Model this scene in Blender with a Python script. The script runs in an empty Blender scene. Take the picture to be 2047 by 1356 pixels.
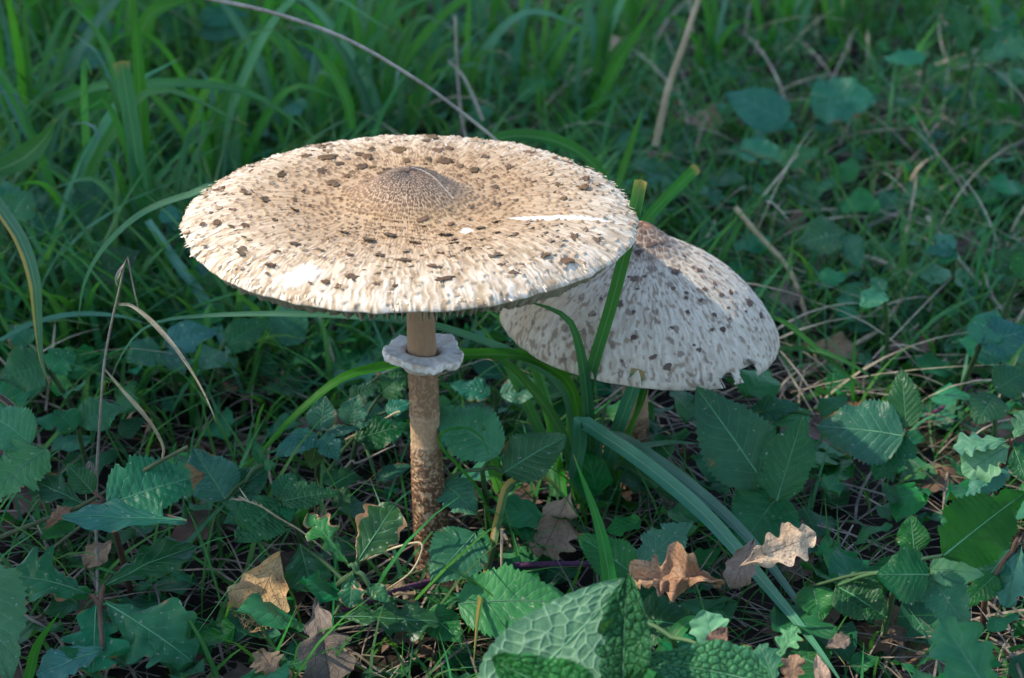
import bpy, math, random
import numpy as np
from mathutils import Vector, Matrix

random.seed(7)
RNG = np.random.default_rng(7)
R = math.radians
scene = bpy.context.scene
COL = scene.collection

# ------------------------------------------------------------------ camera
PITCH = R(24.0)
CAM = Vector((0.0446, -0.8206, 0.479))
LENS, SENSOR, PW, PH = 70.0, 36.0, 2047.0, 1356.0
FPX = LENS / SENSOR * PW
FWD = Vector((0, math.cos(PITCH), -math.sin(PITCH)))
UPV = Vector((0, math.sin(PITCH), math.cos(PITCH)))
RIGHT = Vector((1, 0, 0))
cam_data = bpy.data.cameras.new('camera')
cam = bpy.data.objects.new('camera', cam_data)
COL.objects.link(cam)
cam.location = CAM
cam.rotation_euler = (R(90) - PITCH, 0, 0)
cam_data.lens = LENS
cam_data.sensor_width = SENSOR
cam_data.clip_start = 0.02
cam_data.clip_end = 500
cam_data.dof.use_dof = True
cam_data.dof.focus_distance = 0.86
cam_data.dof.aperture_fstop = 13.0
scene.camera = cam

# ------------------------------------------------------------------ sky and sun
EL = R(46)
UX, UY = 0.998, -0.06                      # the way shadows fall on the ground
TO_SUN = Vector((-UX * math.cos(EL), -UY * math.cos(EL), math.sin(EL))).normalized()
world = bpy.data.worlds.new('World')
scene.world = world
world.use_nodes = True
wn = world.node_tree
wn.nodes.clear()
sky = wn.nodes.new('ShaderNodeTexSky')
sky.sky_type = 'NISHITA'
sky.sun_disc = False
sky.sun_elevation = EL
sky.sun_rotation = math.atan2(-UX, -UY)
sky.air_density = 1.0
sky.dust_density = 0.6
sky.ozone_density = 1.6
bg = wn.nodes.new('ShaderNodeBackground')
bg.inputs['Strength'].default_value = 0.15
wo = wn.nodes.new('ShaderNodeOutputWorld')
wn.links.new(sky.outputs[0], bg.inputs[0])
wn.links.new(bg.outputs[0], wo.inputs[0])
sun_data = bpy.data.lights.new('sun', 'SUN')
sun_data.energy = 2.4
sun_data.angle = R(0.53)
sun_data.color = (1.0, 0.90, 0.76)
sun = bpy.data.objects.new('sun', sun_data)
COL.objects.link(sun)
sun.rotation_euler = TO_SUN.to_track_quat('Z', 'Y').to_euler()
sun.location = (0, 0, 6)

scene.view_settings.view_transform = 'Standard'
scene.view_settings.look = 'None'
scene.view_settings.exposure = 1.62
scene.view_settings.gamma = 1.0
scene.view_settings.use_curve_mapping = False
scene.cycles.use_denoising = True
scene.cycles.max_bounces = 8
scene.cycles.transparent_max_bounces = 8
scene.cycles.caustics_reflective = False
scene.cycles.caustics_refractive = False

# ------------------------------------------------------------------ pixel -> place
def ray(px, py):
    return (FWD * FPX + RIGHT * (px - PW / 2) + UPV * (PH / 2 - py)).normalized()

def P(px, py, Y=None, z=None):
    d = ray(px, py)
    if Y is not None:
        k = (Y - CAM.y) / d.y
    else:
        k = (z - CAM.z) / d.z
    return CAM + d * k

def proj(p):
    v = p - CAM
    k = FPX / v.dot(FWD)
    return (PW / 2 + v.dot(RIGHT) * k, PH / 2 - v.dot(UPV) * k)

def px_m(p):
    """metres covered by one photo pixel at p"""
    return (p - CAM).dot(FWD) / FPX

# ------------------------------------------------------------------ object helpers
def tag(o, label=None, cat=None, group=None, kind=None):
    if label: o['label'] = label
    if cat: o['category'] = cat
    if group: o['group'] = group
    if kind: o['kind'] = kind
    return o

def thing(name, loc, label, cat, group=None):
    o = bpy.data.objects.new(name, None)
    o.empty_display_size = 0.01
    COL.objects.link(o)
    o.location = loc
    return tag(o, label, cat, group)

def fast_mesh(name, verts, faces, smooth=True):
    """verts (n,3); faces (m,k) all of one size"""
    verts = np.asarray(verts, dtype=np.float32)
    faces = np.asarray(faces, dtype=np.int32)
    me = bpy.data.meshes.new(name)
    m, k = faces.shape
    me.vertices.add(len(verts))
    me.vertices.foreach_set('co', verts.ravel())
    me.loops.add(m * k)
    me.loops.foreach_set('vertex_index', faces.ravel())
    me.polygons.add(m)
    me.polygons.foreach_set('loop_start', np.arange(0, m * k, k, dtype=np.int32))
    me.polygons.foreach_set('loop_total', np.full(m, k, dtype=np.int32))
    if smooth:
        me.polygons.foreach_set('use_smooth', np.ones(m, dtype=bool))
    me.update(calc_edges=True)
    return me

def put(name, me, mat, parent=None, origin=None):
    me.materials.clear()
    me.materials.append(mat)
    o = bpy.data.objects.new(name, me)
    COL.objects.link(o)
    if parent is not None:
        o.parent = parent
    elif origin is not None:
        o.location = origin
    return o

def set_uv(me, uv):
    lay = me.uv_layers.new(name='UVMap')
    idx = np.zeros(len(me.loops), dtype=np.int32)
    me.loops.foreach_get('vertex_index', idx)
    lay.data.foreach_set('uv', np.asarray(uv, dtype=np.float32)[idx].ravel())

def set_float(me, name, vals):
    a = me.attributes.new(name, 'FLOAT', 'POINT')
    a.data.foreach_set('value', np.asarray(vals, dtype=np.float32))

def set_color(me, name, rgb):
    a = me.attributes.new(name, 'FLOAT_COLOR', 'POINT')
    c = np.ones((len(rgb), 4), dtype=np.float32)
    c[:, :3] = rgb
    a.data.foreach_set('color', c.ravel())

def grid_faces(nu, nv, wrap_u=False, flip=False):
    """index = u*nv + v"""
    U = np.arange(nu if wrap_u else nu - 1)
    V = np.arange(nv - 1)
    u, v = np.meshgrid(U, V, indexing='ij')
    u2 = (u + 1) % nu
    f = np.stack([u * nv + v, u2 * nv + v, u2 * nv + v + 1, u * nv + v + 1], -1).reshape(-1, 4)
    return f[:, ::-1] if flip else f

def catmull(pts, n):
    pts = [Vector(p) for p in pts]
    if len(pts) == 2:
        return [pts[0].lerp(pts[1], i / (n - 1)) for i in range(n)]
    ext = [pts[0] * 2 - pts[1]] + pts + [pts[-1] * 2 - pts[-2]]
    seg = [(pts[i + 1] - pts[i]).length for i in range(len(pts) - 1)]
    tot = sum(seg) or 1
    out = []
    for i in range(n):
        d = tot * i / (n - 1)
        k = 0
        while k < len(seg) - 1 and d > seg[k]:
            d -= seg[k]; k += 1
        t = min(1.0, d / max(seg[k], 1e-9))
        p0, p1, p2, p3 = ext[k], ext[k + 1], ext[k + 2], ext[k + 3]
        out.append(0.5 * ((2 * p1) + (p2 - p0) * t + (2 * p0 - 5 * p1 + 4 * p2 - p3) * t * t
                          + (3 * p1 - p0 - 3 * p2 + p3) * t ** 3))
    return out

# lattice noise, periodic in x when per is given
_LAT = RNG.random((512, 512)).astype(np.float32)
def vnoise(x, y, per=None, seed=0):
    x = np.asarray(x, dtype=np.float64); y = np.asarray(y, dtype=np.float64)
    xi = np.floor(x).astype(int); yi = np.floor(y).astype(int)
    fx = x - xi; fy = y - yi
    fx = fx * fx * (3 - 2 * fx); fy = fy * fy * (3 - 2 * fy)
    x0, x1 = (xi % per, (xi + 1) % per) if per else (xi, xi + 1)
    a = _LAT[(x0 + seed * 37) % 512, (yi + seed * 91) % 512]
    b = _LAT[(x1 + seed * 37) % 512, (yi + seed * 91) % 512]
    c = _LAT[(x0 + seed * 37) % 512, (yi + 1 + seed * 91) % 512]
    d = _LAT[(x1 + seed * 37) % 512, (yi + 1 + seed * 91) % 512]
    return (a * (1 - fx) + b * fx) * (1 - fy) + (c * (1 - fx) + d * fx) * fy

def sstep(a, b, x):
    t = np.clip((x - a) / (b - a), 0, 1)
    return t * t * (3 - 2 * t)

# ------------------------------------------------------------------ materials
class Nodes:
    def __init__(self, name):
        self.mat = bpy.data.materials.new(name)
        self.mat.use_nodes = True
        self.t = self.mat.node_tree
        self.t.nodes.clear()
        self.out = self.t.nodes.new('ShaderNodeOutputMaterial')
    def n(self, typ, ins=None, **kw):
        nd = self.t.nodes.new(typ)
        for k, v in kw.items():
            setattr(nd, k, v)
        for k, v in (ins or {}).items():
            if isinstance(v, bpy.types.NodeSocket):
                self.t.links.new(v, nd.inputs[k])
            else:
                nd.inputs[k].default_value = v
        return nd
    def m(self, op, a, b=None, c=None, clamp=False):
        nd = self.t.nodes.new('ShaderNodeMath'); nd.operation = op; nd.use_clamp = clamp
        for i, v in enumerate((a, b, c)):
            if v is None: continue
            if isinstance(v, bpy.types.NodeSocket): self.t.links.new(v, nd.inputs[i])
            else: nd.inputs[i].default_value = v
        return nd.outputs[0]
    def mr(self, v, a, b, c=0.0, d=1.0):
        nd = self.n('ShaderNodeMapRange', {0: v, 1: a, 2: b, 3: c, 4: d})
        nd.interpolation_type = 'SMOOTHSTEP'
        return nd.outputs[0]
    def mix(self, f, a, b, mode='MIX'):
        nd = self.t.nodes.new('ShaderNodeMix'); nd.data_type = 'RGBA'; nd.blend_type = mode
        for i, v in ((0, f), (6, a), (7, b)):
            if isinstance(v, bpy.types.NodeSocket): self.t.links.new(v, nd.inputs[i])
            else: nd.inputs[i].default_value = v if i == 0 else (*v[:3], 1)
        return nd.outputs[2]
    def noise(self, scale, detail=3, rough=0.55, coord=None):
        co = coord or self.n('ShaderNodeTexCoord').outputs['Object']
        return self.n('ShaderNodeTexNoise', {'Vector': co, 'Scale': scale, 'Detail': detail, 'Roughness': rough}).outputs['Fac']
    def finish(self, col, rough=0.5, spec=0.4, bump=None, bdist=0.0004, bstr=0.5, trans=0.0, tcol=None, sheen=0.0):
        p = self.n('ShaderNodeBsdfPrincipled', {'Roughness': rough, 'Specular IOR Level': spec})
        if isinstance(col, bpy.types.NodeSocket): self.t.links.new(col, p.inputs['Base Color'])
        else: p.inputs['Base Color'].default_value = (*col, 1)
        if sheen: p.inputs['Sheen Weight'].default_value = sheen
        b = None
        if bump is not None:
            b = self.n('ShaderNodeBump', {'Height': bump, 'Distance': bdist, 'Strength': bstr}).outputs[0]
            self.t.links.new(b, p.inputs['Normal'])
        sh = p.outputs[0]
        if trans:
            tr = self.n('ShaderNodeBsdfTranslucent')
            tc = tcol if tcol is not None else col
            if isinstance(tc, bpy.types.NodeSocket): self.t.links.new(tc, tr.inputs[0])
            else: tr.inputs[0].default_value = (*tc, 1)
            ms = self.n('ShaderNodeMixShader', {0: trans, 1: sh, 2: tr.outputs[0]})
            sh = ms.outputs[0]
        self.t.links.new(sh, self.out.inputs[0])
        return self.mat

def vary(N, col, seedsock, dv=0.5, dh=0.03, ds=0.2):
    """shift a colour by a 0..1 random socket"""
    r2 = N.m('FRACT', N.m('MULTIPLY', seedsock, 7.31))
    r3 = N.m('FRACT', N.m('MULTIPLY', seedsock, 13.77))
    h = N.m('ADD', 0.5 - dh / 2, N.m('MULTIPLY', r2, dh))
    v = N.m('ADD', 1 - dv / 2, N.m('MULTIPLY', seedsock, dv))
    s = N.m('ADD', 1 - ds / 2, N.m('MULTIPLY', r3, ds))
    return N.n('ShaderNodeHueSaturation', {'Hue': h, 'Saturation': s, 'Value': v, 'Color': col}).outputs[0]

def leaf_material(name, ca, cb, cv, nv=8, kv=2.2, rough=0.45, trans=0.22, tcol=(0.10, 0.30, 0.03), vein=0.45,
                  blight=0.0, bcol=(0.16, 0.075, 0.03), attr=False, spec=0.2, reticulate=False, speck=0.0, vb=0.55, tip_brown=0.0):
    N = Nodes(name)
    uvn = N.n('ShaderNodeUVMap'); uvn.uv_map = 'UVMap'
    sep = N.n('ShaderNodeSeparateXYZ', {0: uvn.outputs[0]})
    t = sep.outputs[0]
    s = N.m('ABSOLUTE', N.m('SUBTRACT', N.m('MULTIPLY', sep.outputs[1], 2.0), 1.0))
    fr = N.m('FRACT', N.m('SUBTRACT', N.m('MULTIPLY', t, float(nv)), N.m('MULTIPLY', s, kv)))
    dist = N.m('SUBTRACT', 0.5, N.m('ABSOLUTE', N.m('SUBTRACT', fr, 0.5)))
    lat = N.m('MULTIPLY', N.mr(dist, 0.0, 0.10, 1.0, 0.0), N.mr(s, 0.3, 1.05, 1.0, 0.15))
    mid = N.mr(s, 0.012, 0.06, 1.0, 0.0)
    vm = N.m('MAXIMUM', lat, mid)
    co = N.n('ShaderNodeTexCoord').outputs['Object']
    if attr:
        seed = N.n('ShaderNodeAttribute', attribute_name='tint').outputs['Fac']
    else:
        seed = N.n('ShaderNodeObjectInfo').outputs['Random']
    ns = N.noise(70, 4, 0.6, co)
    col = N.mix(N.mr(ns, 0.3, 0.72), ca, cb)
    col = vary(N, col, seed, 0.75, 0.05, 0.25)
    height = N.m('SUBTRACT', N.m('MULTIPLY', dist, 0.5), N.m('MULTIPLY', vm, 0.22))
    if reticulate:
        net = N.n('ShaderNodeAttribute', attribute_name='net').outputs['Fac']
        vo2 = N.n('ShaderNodeTexVoronoi', {'Vector': co, 'Scale': 620.0}, feature='DISTANCE_TO_EDGE').outputs['Distance']
        vm = N.m('MAXIMUM', mid, N.m('MAXIMUM', net, N.mr(vo2, 0.0, 0.10, 0.35, 0.0)))
        sgn = 1.0 if reticulate == 'under' else -1.0
        height = N.m('MULTIPLY', vm, sgn)
    fine = N.noise(900, 2, 0.5, co)
    height = N.m('ADD', height, N.m('MULTIPLY', fine, 0.18))
    col = N.mix(N.m('MULTIPLY', vm, vein), col, cv)
    if speck:
        sp = N.mr(N.noise(420, 2, 0.5, co), 0.70 - speck * 0.1, 0.74, 0.0, 1.0)
        col = N.mix(N.m('MULTIPLY', sp, 0.6), col, (0.30, 0.30, 0.24))
    tsock = None
    if blight:
        b1 = N.noise(55, 4, 0.65, co)
        edge = N.mr(s, 0.55, 1.0, 0.0, 0.16)
        bm = N.mr(N.m('ADD', b1, edge), 0.78 - blight * 0.2, 0.82 - blight * 0.2)
        col = N.mix(bm, col, bcol)
    if tip_brown:
        tb = N.mr(N.m('ADD', t, N.m('MULTIPLY', N.noise(90, 3, 0.6, co), 0.22)), 1.06 - tip_brown, 1.10 - tip_brown)
        col = N.mix(tb, col, (0.17, 0.085, 0.04))
    return N.finish(col, rough, spec, height, 0.0012, vb, trans, N.mix(0.65, col, tcol))

def grass_material(name, ca, cb, trans=0.35, attr=False, rough=0.4, tcol=(0.12, 0.36, 0.02), yellow=0.0, spec=0.28, dh=0.05):
    N = Nodes(name)
    uvn = N.n('ShaderNodeUVMap'); uvn.uv_map = 'UVMap'
    sep = N.n('ShaderNodeSeparateXYZ', {0: uvn.outputs[0]})
    u, v = sep.outputs[0], sep.outputs[1]
    if attr:
        seed = N.n('ShaderNodeAttribute', attribute_name='tint').outputs['Fac']
    else:
        seed = N.n('ShaderNodeObjectInfo').outputs['Random']
    co = N.n('ShaderNodeTexCoord').outputs['Object']
    col = N.mix(N.mr(N.noise(45, 2, 0.5, co), 0.35, 0.7), ca, cb)
    col = vary(N, col, seed, 0.6, dh, 0.25)
    rib = N.m('SINE', N.m('MULTIPLY', u, 60.0))
    midr = N.mr(N.m('ABSOLUTE', N.m('SUBTRACT', u, 0.5)), 0.02, 0.07, 1.0, 0.0)
    col = N.mix(N.m('MULTIPLY', midr, 0.35), col, (0.22, 0.36, 0.16))
    col = N.mix(N.m('MULTIPLY', N.mr(rib, -0.2, 1.0), 0.30), col, (0.10, 0.20, 0.09))
    sp = N.mr(N.noise(260, 3, 0.6, co), 0.70, 0.76)
    col = N.mix(N.m('MULTIPLY', sp, 0.5), col, (0.35, 0.28, 0.13))
    tipb = N.mr(N.m('ADD', v, N.m('MULTIPLY', N.noise(80, 2, 0.5, co), 0.1)), 1.0, 1.05)
    col = N.mix(tipb, col, (0.30, 0.20, 0.07))
    if yellow:
        ym = N.mr(N.m('ADD', u, N.m('MULTIPLY', N.m('SUBTRACT', N.noise(30, 3, 0.6, co), 0.5), 0.7)), 0.95 - yellow, 1.0 - yellow * 0.7)
        col = N.mix(ym, col, (0.42, 0.27, 0.06))
    return N.finish(col, rough, spec, N.m('ADD', rib, N.m('MULTIPLY', midr, 2.0)), 0.0002, 0.5, trans, N.mix(0.6, col, tcol))

def dry_material(name, ca, cb, scale=60, attr=False, trans=0.12, rough=0.7, streak=True, speck=(0.07, 0.035, 0.02), spk=0.45, veins=False, skeleton=False):
    N = Nodes(name)
    co = N.n('ShaderNodeTexCoord').outputs['Object']
    seed = (N.n('ShaderNodeAttribute', attribute_name='tint').outputs['Fac'] if attr
            else N.n('ShaderNodeObjectInfo').outputs['Random'])
    ns = N.noise(scale, 4, 0.62, co)
    col = vary(N, N.mix(N.mr(ns, 0.32, 0.68), ca, cb), seed, 0.5, 0.02, 0.2)
    h = ns
    sp = N.mr(N.noise(650, 3, 0.6, co), 0.56, 0.66)
    col = N.mix(N.m('MULTIPLY', sp, spk), col, speck)
    if veins:
        uvn = N.n('ShaderNodeUVMap'); uvn.uv_map = 'UVMap'
        sep = N.n('ShaderNodeSeparateXYZ', {0: uvn.outputs[0]})
        s = N.m('ABSOLUTE', N.m('SUBTRACT', N.m('MULTIPLY', sep.outputs[1], 2.0), 1.0))
        fr = N.m('FRACT', N.m('SUBTRACT', N.m('MULTIPLY', sep.outputs[0], 6.0), N.m('MULTIPLY', s, 1.8)))
        dist = N.m('SUBTRACT', 0.5, N.m('ABSOLUTE', N.m('SUBTRACT', fr, 0.5)))
        vm = N.m('MAXIMUM', N.mr(dist, 0.0, 0.05, 1.0, 0.0), N.mr(s, 0.01, 0.04, 1.0, 0.0))
        vo = N.n('ShaderNodeTexVoronoi', {'Vector': co, 'Scale': 420.0}, feature='DISTANCE_TO_EDGE').outputs['Distance']
        net = N.mr(vo, 0.0, 0.12, 1.0, 0.0)
        col = N.mix(N.m('MULTIPLY', vm, 0.5), col, (ca[0] * 0.45, ca[1] * 0.4, ca[2] * 0.4))
        h = N.m('ADD', N.m('MULTIPLY', ns, 0.6), N.m('ADD', N.m('MULTIPLY', vm, 0.5), N.m('MULTIPLY', net, 0.3)))
        if skeleton:
            hole = N.m('MULTIPLY', N.mr(N.noise(60, 3, 0.6, co), 0.46, 0.5), N.mr(sep.outputs[0], 0.62, 0.72))
            keep = N.m('MAXIMUM', N.mr(vo, 0.05, 0.10, 1.0, 0.0), vm)
            al = N.m('SUBTRACT', 1.0, N.m('MULTIPLY', hole, N.m('SUBTRACT', 1.0, keep)), clamp=True)
            m = N.finish(col, rough, 0.25, h, 0.0012, 0.7, trans)
            sh = N.out.inputs[0].links[0].from_socket
            tr = N.n('ShaderNodeBsdfTransparent')
            ms = N.n('ShaderNodeMixShader', {0: al, 1: tr.outputs[0], 2: sh})
            N.t.links.new(ms.outputs[0], N.out.inputs[0])
            return m
    return N.finish(col, rough, 0.25, h, 0.0009, 0.6, trans)

def vcol_material(name, rough=0.85, fine=1600, sheen=0.0, spec=0.2, sss=0.0, bstr=0.4):
    N = Nodes(name)
    c = N.n('ShaderNodeAttribute', attribute_name='Col').outputs['Color']
    co = N.n('ShaderNodeTexCoord').outputs['Object']
    ns = N.noise(fine, 3, 0.6, co)
    col = N.mix(N.mr(ns, 0.3, 0.7, 0.0, 0.22), c, (0.30, 0.20, 0.12), 'MULTIPLY')
    return N.finish(col, rough, spec, ns, 0.0005, bstr, 0.0, sheen=sheen)

M = {}
M['bramble'] = leaf_material('bramble_leaf', (0.007, 0.066, 0.020), (0.014, 0.100, 0.030), (0.05, 0.17, 0.075), nv=9, kv=2.6, rough=0.42, blight=0.16, speck=0.25)
M['bramble_light'] = leaf_material('bramble_leaf_light', (0.026, 0.108, 0.042), (0.040, 0.142, 0.058), (0.12, 0.25, 0.14), nv=9, kv=2.6, rough=0.44, blight=0.18, speck=0.3)
M['bramble_blue'] = leaf_material('bluish_leaf', (0.014, 0.092, 0.055), (0.026, 0.13, 0.080), (0.09, 0.22, 0.15), nv=8, kv=2.4, rough=0.38, blight=0.25, speck=0.5)
M['bramble_tip'] = leaf_material('bluish_leaf_brown_tip', (0.014, 0.092, 0.052), (0.026, 0.13, 0.076), (0.09, 0.22, 0.15), nv=9, kv=2.6, rough=0.40, blight=0.15, speck=0.4, tip_brown=0.12)
M['bramble_glow'] = leaf_material('thin_green_leaf', (0.010, 0.085, 0.012), (0.018, 0.12, 0.018), (0.01, 0.045, 0.012), nv=7, kv=2.4, rough=0.5, trans=0.5, tcol=(0.05, 0.34, 0.01))
M['olive'] = leaf_material('olive_leaf', (0.03, 0.055, 0.012), (0.05, 0.08, 0.015), (0.08, 0.11, 0.04), nv=8, rough=0.5)
M['oak'] = leaf_material('oak_leaf', (0.008, 0.066, 0.024), (0.015, 0.102, 0.034), (0.05, 0.17, 0.07), nv=6, kv=1.6, rough=0.36, blight=0.30, speck=0.6, vein=0.4, vb=0.4)
M['oak_pale'] = leaf_material('pale_oak_leaf', (0.055, 0.17, 0.075), (0.08, 0.21, 0.10), (0.17, 0.32, 0.20), nv=6, kv=1.6, rough=0.5, blight=0.3, vein=0.5, vb=0.4)
M['oak_sick'] = leaf_material('spotted_oak_leaf', (0.018, 0.085, 0.030), (0.03, 0.12, 0.042), (0.08, 0.2, 0.1), nv=6, kv=1.6, rough=0.36, blight=0.75, bcol=(0.26, 0.14, 0.07), speck=0.6, vb=0.4)
M['oak_grey'] = leaf_material('grey_green_oak_leaf', (0.020, 0.11, 0.060), (0.032, 0.145, 0.078), (0.10, 0.22, 0.13), nv=6, kv=1.6, rough=0.55, vein=0.35, vb=0.3)
M['sage_under'] = leaf_material('netted_leaf_underside', (0.085, 0.23, 0.125), (0.12, 0.28, 0.155), (0.34, 0.50, 0.30), nv=7, kv=2.0, rough=0.6, vein=0.38, reticulate='under', vb=0.3)
M['sage'] = leaf_material('wrinkled_leaf', (0.022, 0.125, 0.045), (0.04, 0.17, 0.065), (0.02, 0.085, 0.03), nv=7, kv=2.0, rough=0.55, vein=0.6, reticulate='over', vb=1.0)
M['cover'] = leaf_material('ground_cover_leaf', (0.010, 0.085, 0.028), (0.020, 0.13, 0.042), (0.05, 0.16, 0.08), nv=6, rough=0.45, spec=0.15, attr=True)
M['tree_leaf'] = leaf_material('tree_leaf', (0.02, 0.08, 0.02), (0.035, 0.11, 0.03), (0.06, 0.15, 0.05), nv=6, rough=0.5, attr=True, trans=0.30)
M['grass'] = grass_material('grass_green', (0.010, 0.118, 0.020), (0.019, 0.160, 0.026), spec=0.2)
M['grass_teal'] = grass_material('grass_teal', (0.026, 0.125, 0.072), (0.045, 0.165, 0.098), rough=0.36, spec=0.5, trans=0.2, tcol=(0.08, 0.3, 0.10))
M['grass_pale'] = grass_material('grass_pale', (0.055, 0.19, 0.10), (0.08, 0.23, 0.13), trans=0.25, spec=0.4)
M['grass_dark'] = grass_material('grass_dark', (0.007, 0.072, 0.018), (0.013, 0.105, 0.025), spec=0.22, trans=0.3)
M['grass_bright'] = grass_material('grass_bright', (0.030, 0.19, 0.016), (0.045, 0.24, 0.024), spec=0.2, trans=0.45)
M['grass_yellow'] = grass_material('grass_yellowing', (0.05, 0.14, 0.03), (0.08, 0.17, 0.04), trans=0.3, yellow=0.55)
M['grass_edge'] = grass_material('grass_yellow_edge', (0.035, 0.13, 0.075), (0.05, 0.16, 0.09), trans=0.2, yellow=0.25)
M['grass_stuff'] = grass_material('grass_mass', (0.016, 0.135, 0.022), (0.032, 0.200, 0.038), dh=0.10, spec=0.16, attr=True)
M['straw'] = dry_material('straw', (0.28, 0.215, 0.12), (0.42, 0.34, 0.21))
M['straw_grey'] = dry_material('grey_straw', (0.20, 0.17, 0.13), (0.33, 0.29, 0.23))
M['straw_stuff'] = dry_material('straw_litter', (0.085, 0.066, 0.048), (0.24, 0.195, 0.14), attr=True)
M['dry_grass'] = dry_material('dry_grass_mass', (0.22, 0.175, 0.11), (0.40, 0.33, 0.22), attr=True)
M['twig'] = dry_material('twig', (0.10, 0.075, 0.05), (0.17, 0.13, 0.09), 90)
M['twig_green'] = dry_material('green_twig', (0.05, 0.07, 0.03), (0.09, 0.11, 0.05), 90)
M['purple'] = dry_material('purple_stem', (0.06, 0.018, 0.045), (0.10, 0.03, 0.07), 120, spk=0.2)
M['stem_green'] = dry_material('green_stem', (0.03, 0.08, 0.025), (0.06, 0.11, 0.04), 90, spk=0.2)
M['stem_brown'] = dry_material('brown_stem', (0.07, 0.04, 0.025), (0.11, 0.06, 0.035), 90, spk=0.2)
M['dead_tan'] = dry_material('dead_leaf_tan', (0.30, 0.19, 0.085), (0.42, 0.30, 0.15), 60, trans=0.15, veins=True, spk=0.5, skeleton=True)
M['dead_brown'] = dry_material('dead_leaf_brown', (0.21, 0.14, 0.078), (0.32, 0.22, 0.125), 60, trans=0.12, veins=True, spk=0.35)
M['dead_red'] = dry_material('dead_leaf_reddish', (0.20, 0.10, 0.055), (0.33, 0.20, 0.12), 70, trans=0.2, veins=True, spk=0.65)
M['dead_pale'] = dry_material('dead_leaf_pale', (0.30, 0.19, 0.12), (0.44, 0.31, 0.21), 70, trans=0.2, veins=True, spk=0.6)
M['dead_grey'] = dry_material('dead_leaf_grey', (0.115, 0.085, 0.060), (0.18, 0.135, 0.098), 50, trans=0.08, veins=True, spk=0.3)
M['litter'] = dry_material('leaf_litter', (0.06, 0.038, 0.026), (0.14, 0.085, 0.055), 60, attr=True)
M['cap'] = vcol_material('mushroom_cap_skin', 0.85, 1500, sheen=0.1)
M['ring'] = vcol_material('mushroom_ring', 0.8, 900, bstr=0.6)
M['stem'] = vcol_material('mushroom_stem_skin', 0.75, 1500)
M['flesh'] = dry_material('mushroom_flesh', (0.70, 0.63, 0.54), (0.84, 0.78, 0.69), 500, trans=0.15, rough=0.7, spk=0.08)
M['gill'] = dry_material('mushroom_gills', (0.50, 0.42, 0.30), (0.62, 0.55, 0.42), 300, trans=0.2, rough=0.7, spk=0.05)
M['scale'] = dry_material('cap_scale', (0.085, 0.048, 0.024), (0.20, 0.125, 0.070), 500, trans=0.05, rough=0.85, spk=0.3)
M['scale_tan'] = dry_material('cap_scale_tan', (0.30, 0.20, 0.12), (0.46, 0.34, 0.22), 500, trans=0.1, rough=0.85, spk=0.2)
M['scale_grey'] = dry_material('cap_scale_grey', (0.10, 0.065, 0.048), (0.17, 0.115, 0.085), 500, rough=0.85, spk=0.2)
M['fringe'] = dry_material('cap_fringe', (0.50, 0.39, 0.27), (0.76, 0.66, 0.53), 400, trans=0.2, rough=0.85, spk=0.1)
M['midrib'] = dry_material('leaf_midrib', (0.05, 0.17, 0.07), (0.09, 0.23, 0.11), 90, spk=0.1, rough=0.5)
M['bark'] = dry_material('bark', (0.05, 0.035, 0.025), (0.10, 0.075, 0.055), 20)

Ns = Nodes('soil')
_co = Ns.n('ShaderNodeTexCoord').outputs['Object']
_n1 = Ns.noise(9, 6, 0.6, _co); _n2 = Ns.noise(120, 5, 0.65, _co)
_c = Ns.mix(Ns.mr(_n1, 0.35, 0.65), (0.010, 0.008, 0.006), (0.025, 0.020, 0.014))
_c = Ns.mix(Ns.mr(_n2, 0.5, 0.75, 0.0, 0.7), _c, (0.05, 0.038, 0.026))
M['soil'] = Ns.finish(_c, 0.95, 0.1, _n2, 0.01, 0.8)

# ------------------------------------------------------------------ shape builders
def tube_mesh(pts, radii, sides=7, n=None, wob=0.0):
    n = n or max(8, len(pts) * 5)
    c = catmull(pts, n)
    if not hasattr(radii, '__len__'): radii = [radii, radii]
    rr = np.interp(np.linspace(0, 1, n), np.linspace(0, 1, len(radii)), radii)
    V = []
    up = Vector((0.31, 0.2, 0.93))
    for i in range(n):
        t = (c[min(i + 1, n - 1)] - c[max(i - 1, 0)]).normalized()
        a = t.cross(up)
        if a.length < 1e-4: a = t.cross(Vector((1, 0, 0)))
        a.normalize(); b = t.cross(a)
        for k in range(sides):
            w = 2 * math.pi * k / sides
            r = rr[i] * (1 + wob * random.uniform(-1, 1))
            V.append(c[i] + a * math.cos(w) * r + b * math.sin(w) * r)
    F = grid_faces(n, sides)
    last = np.array([[i * sides + sides - 1, (i + 1) * sides + sides - 1, (i + 1) * sides, i * sides] for i in range(n - 1)])
    F = np.concatenate([F, last])
    base = len(V)
    V.append(c[0]); V.append(c[-1])
    caps = []
    for k in range(sides):
        k2 = (k + 1) % sides
        caps.append([base, k, k2, base]); caps.append([base + 1, (n - 1) * sides + k2, (n - 1) * sides + k, base + 1])
    me = fast_mesh('tube', np.array([tuple(v) for v in V]), F)
    return me, c

def tube(name, pts, radii, mat, parent=None, sides=7, n=None, wob=0.0, end=None):
    """a rod through world points; returns the object (local to its parent)"""
    off = root_of(parent) if parent else Vector(pts[0])
    me, c = tube_mesh([Vector(p) - off for p in pts], radii, sides, n, wob)
    return put(name, me, mat, parent, None if parent else off)

def root_of(o):
    p = Vector((0, 0, 0))
    while o is not None:
        p += Vector(o.location); o = o.parent
    return p

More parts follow.
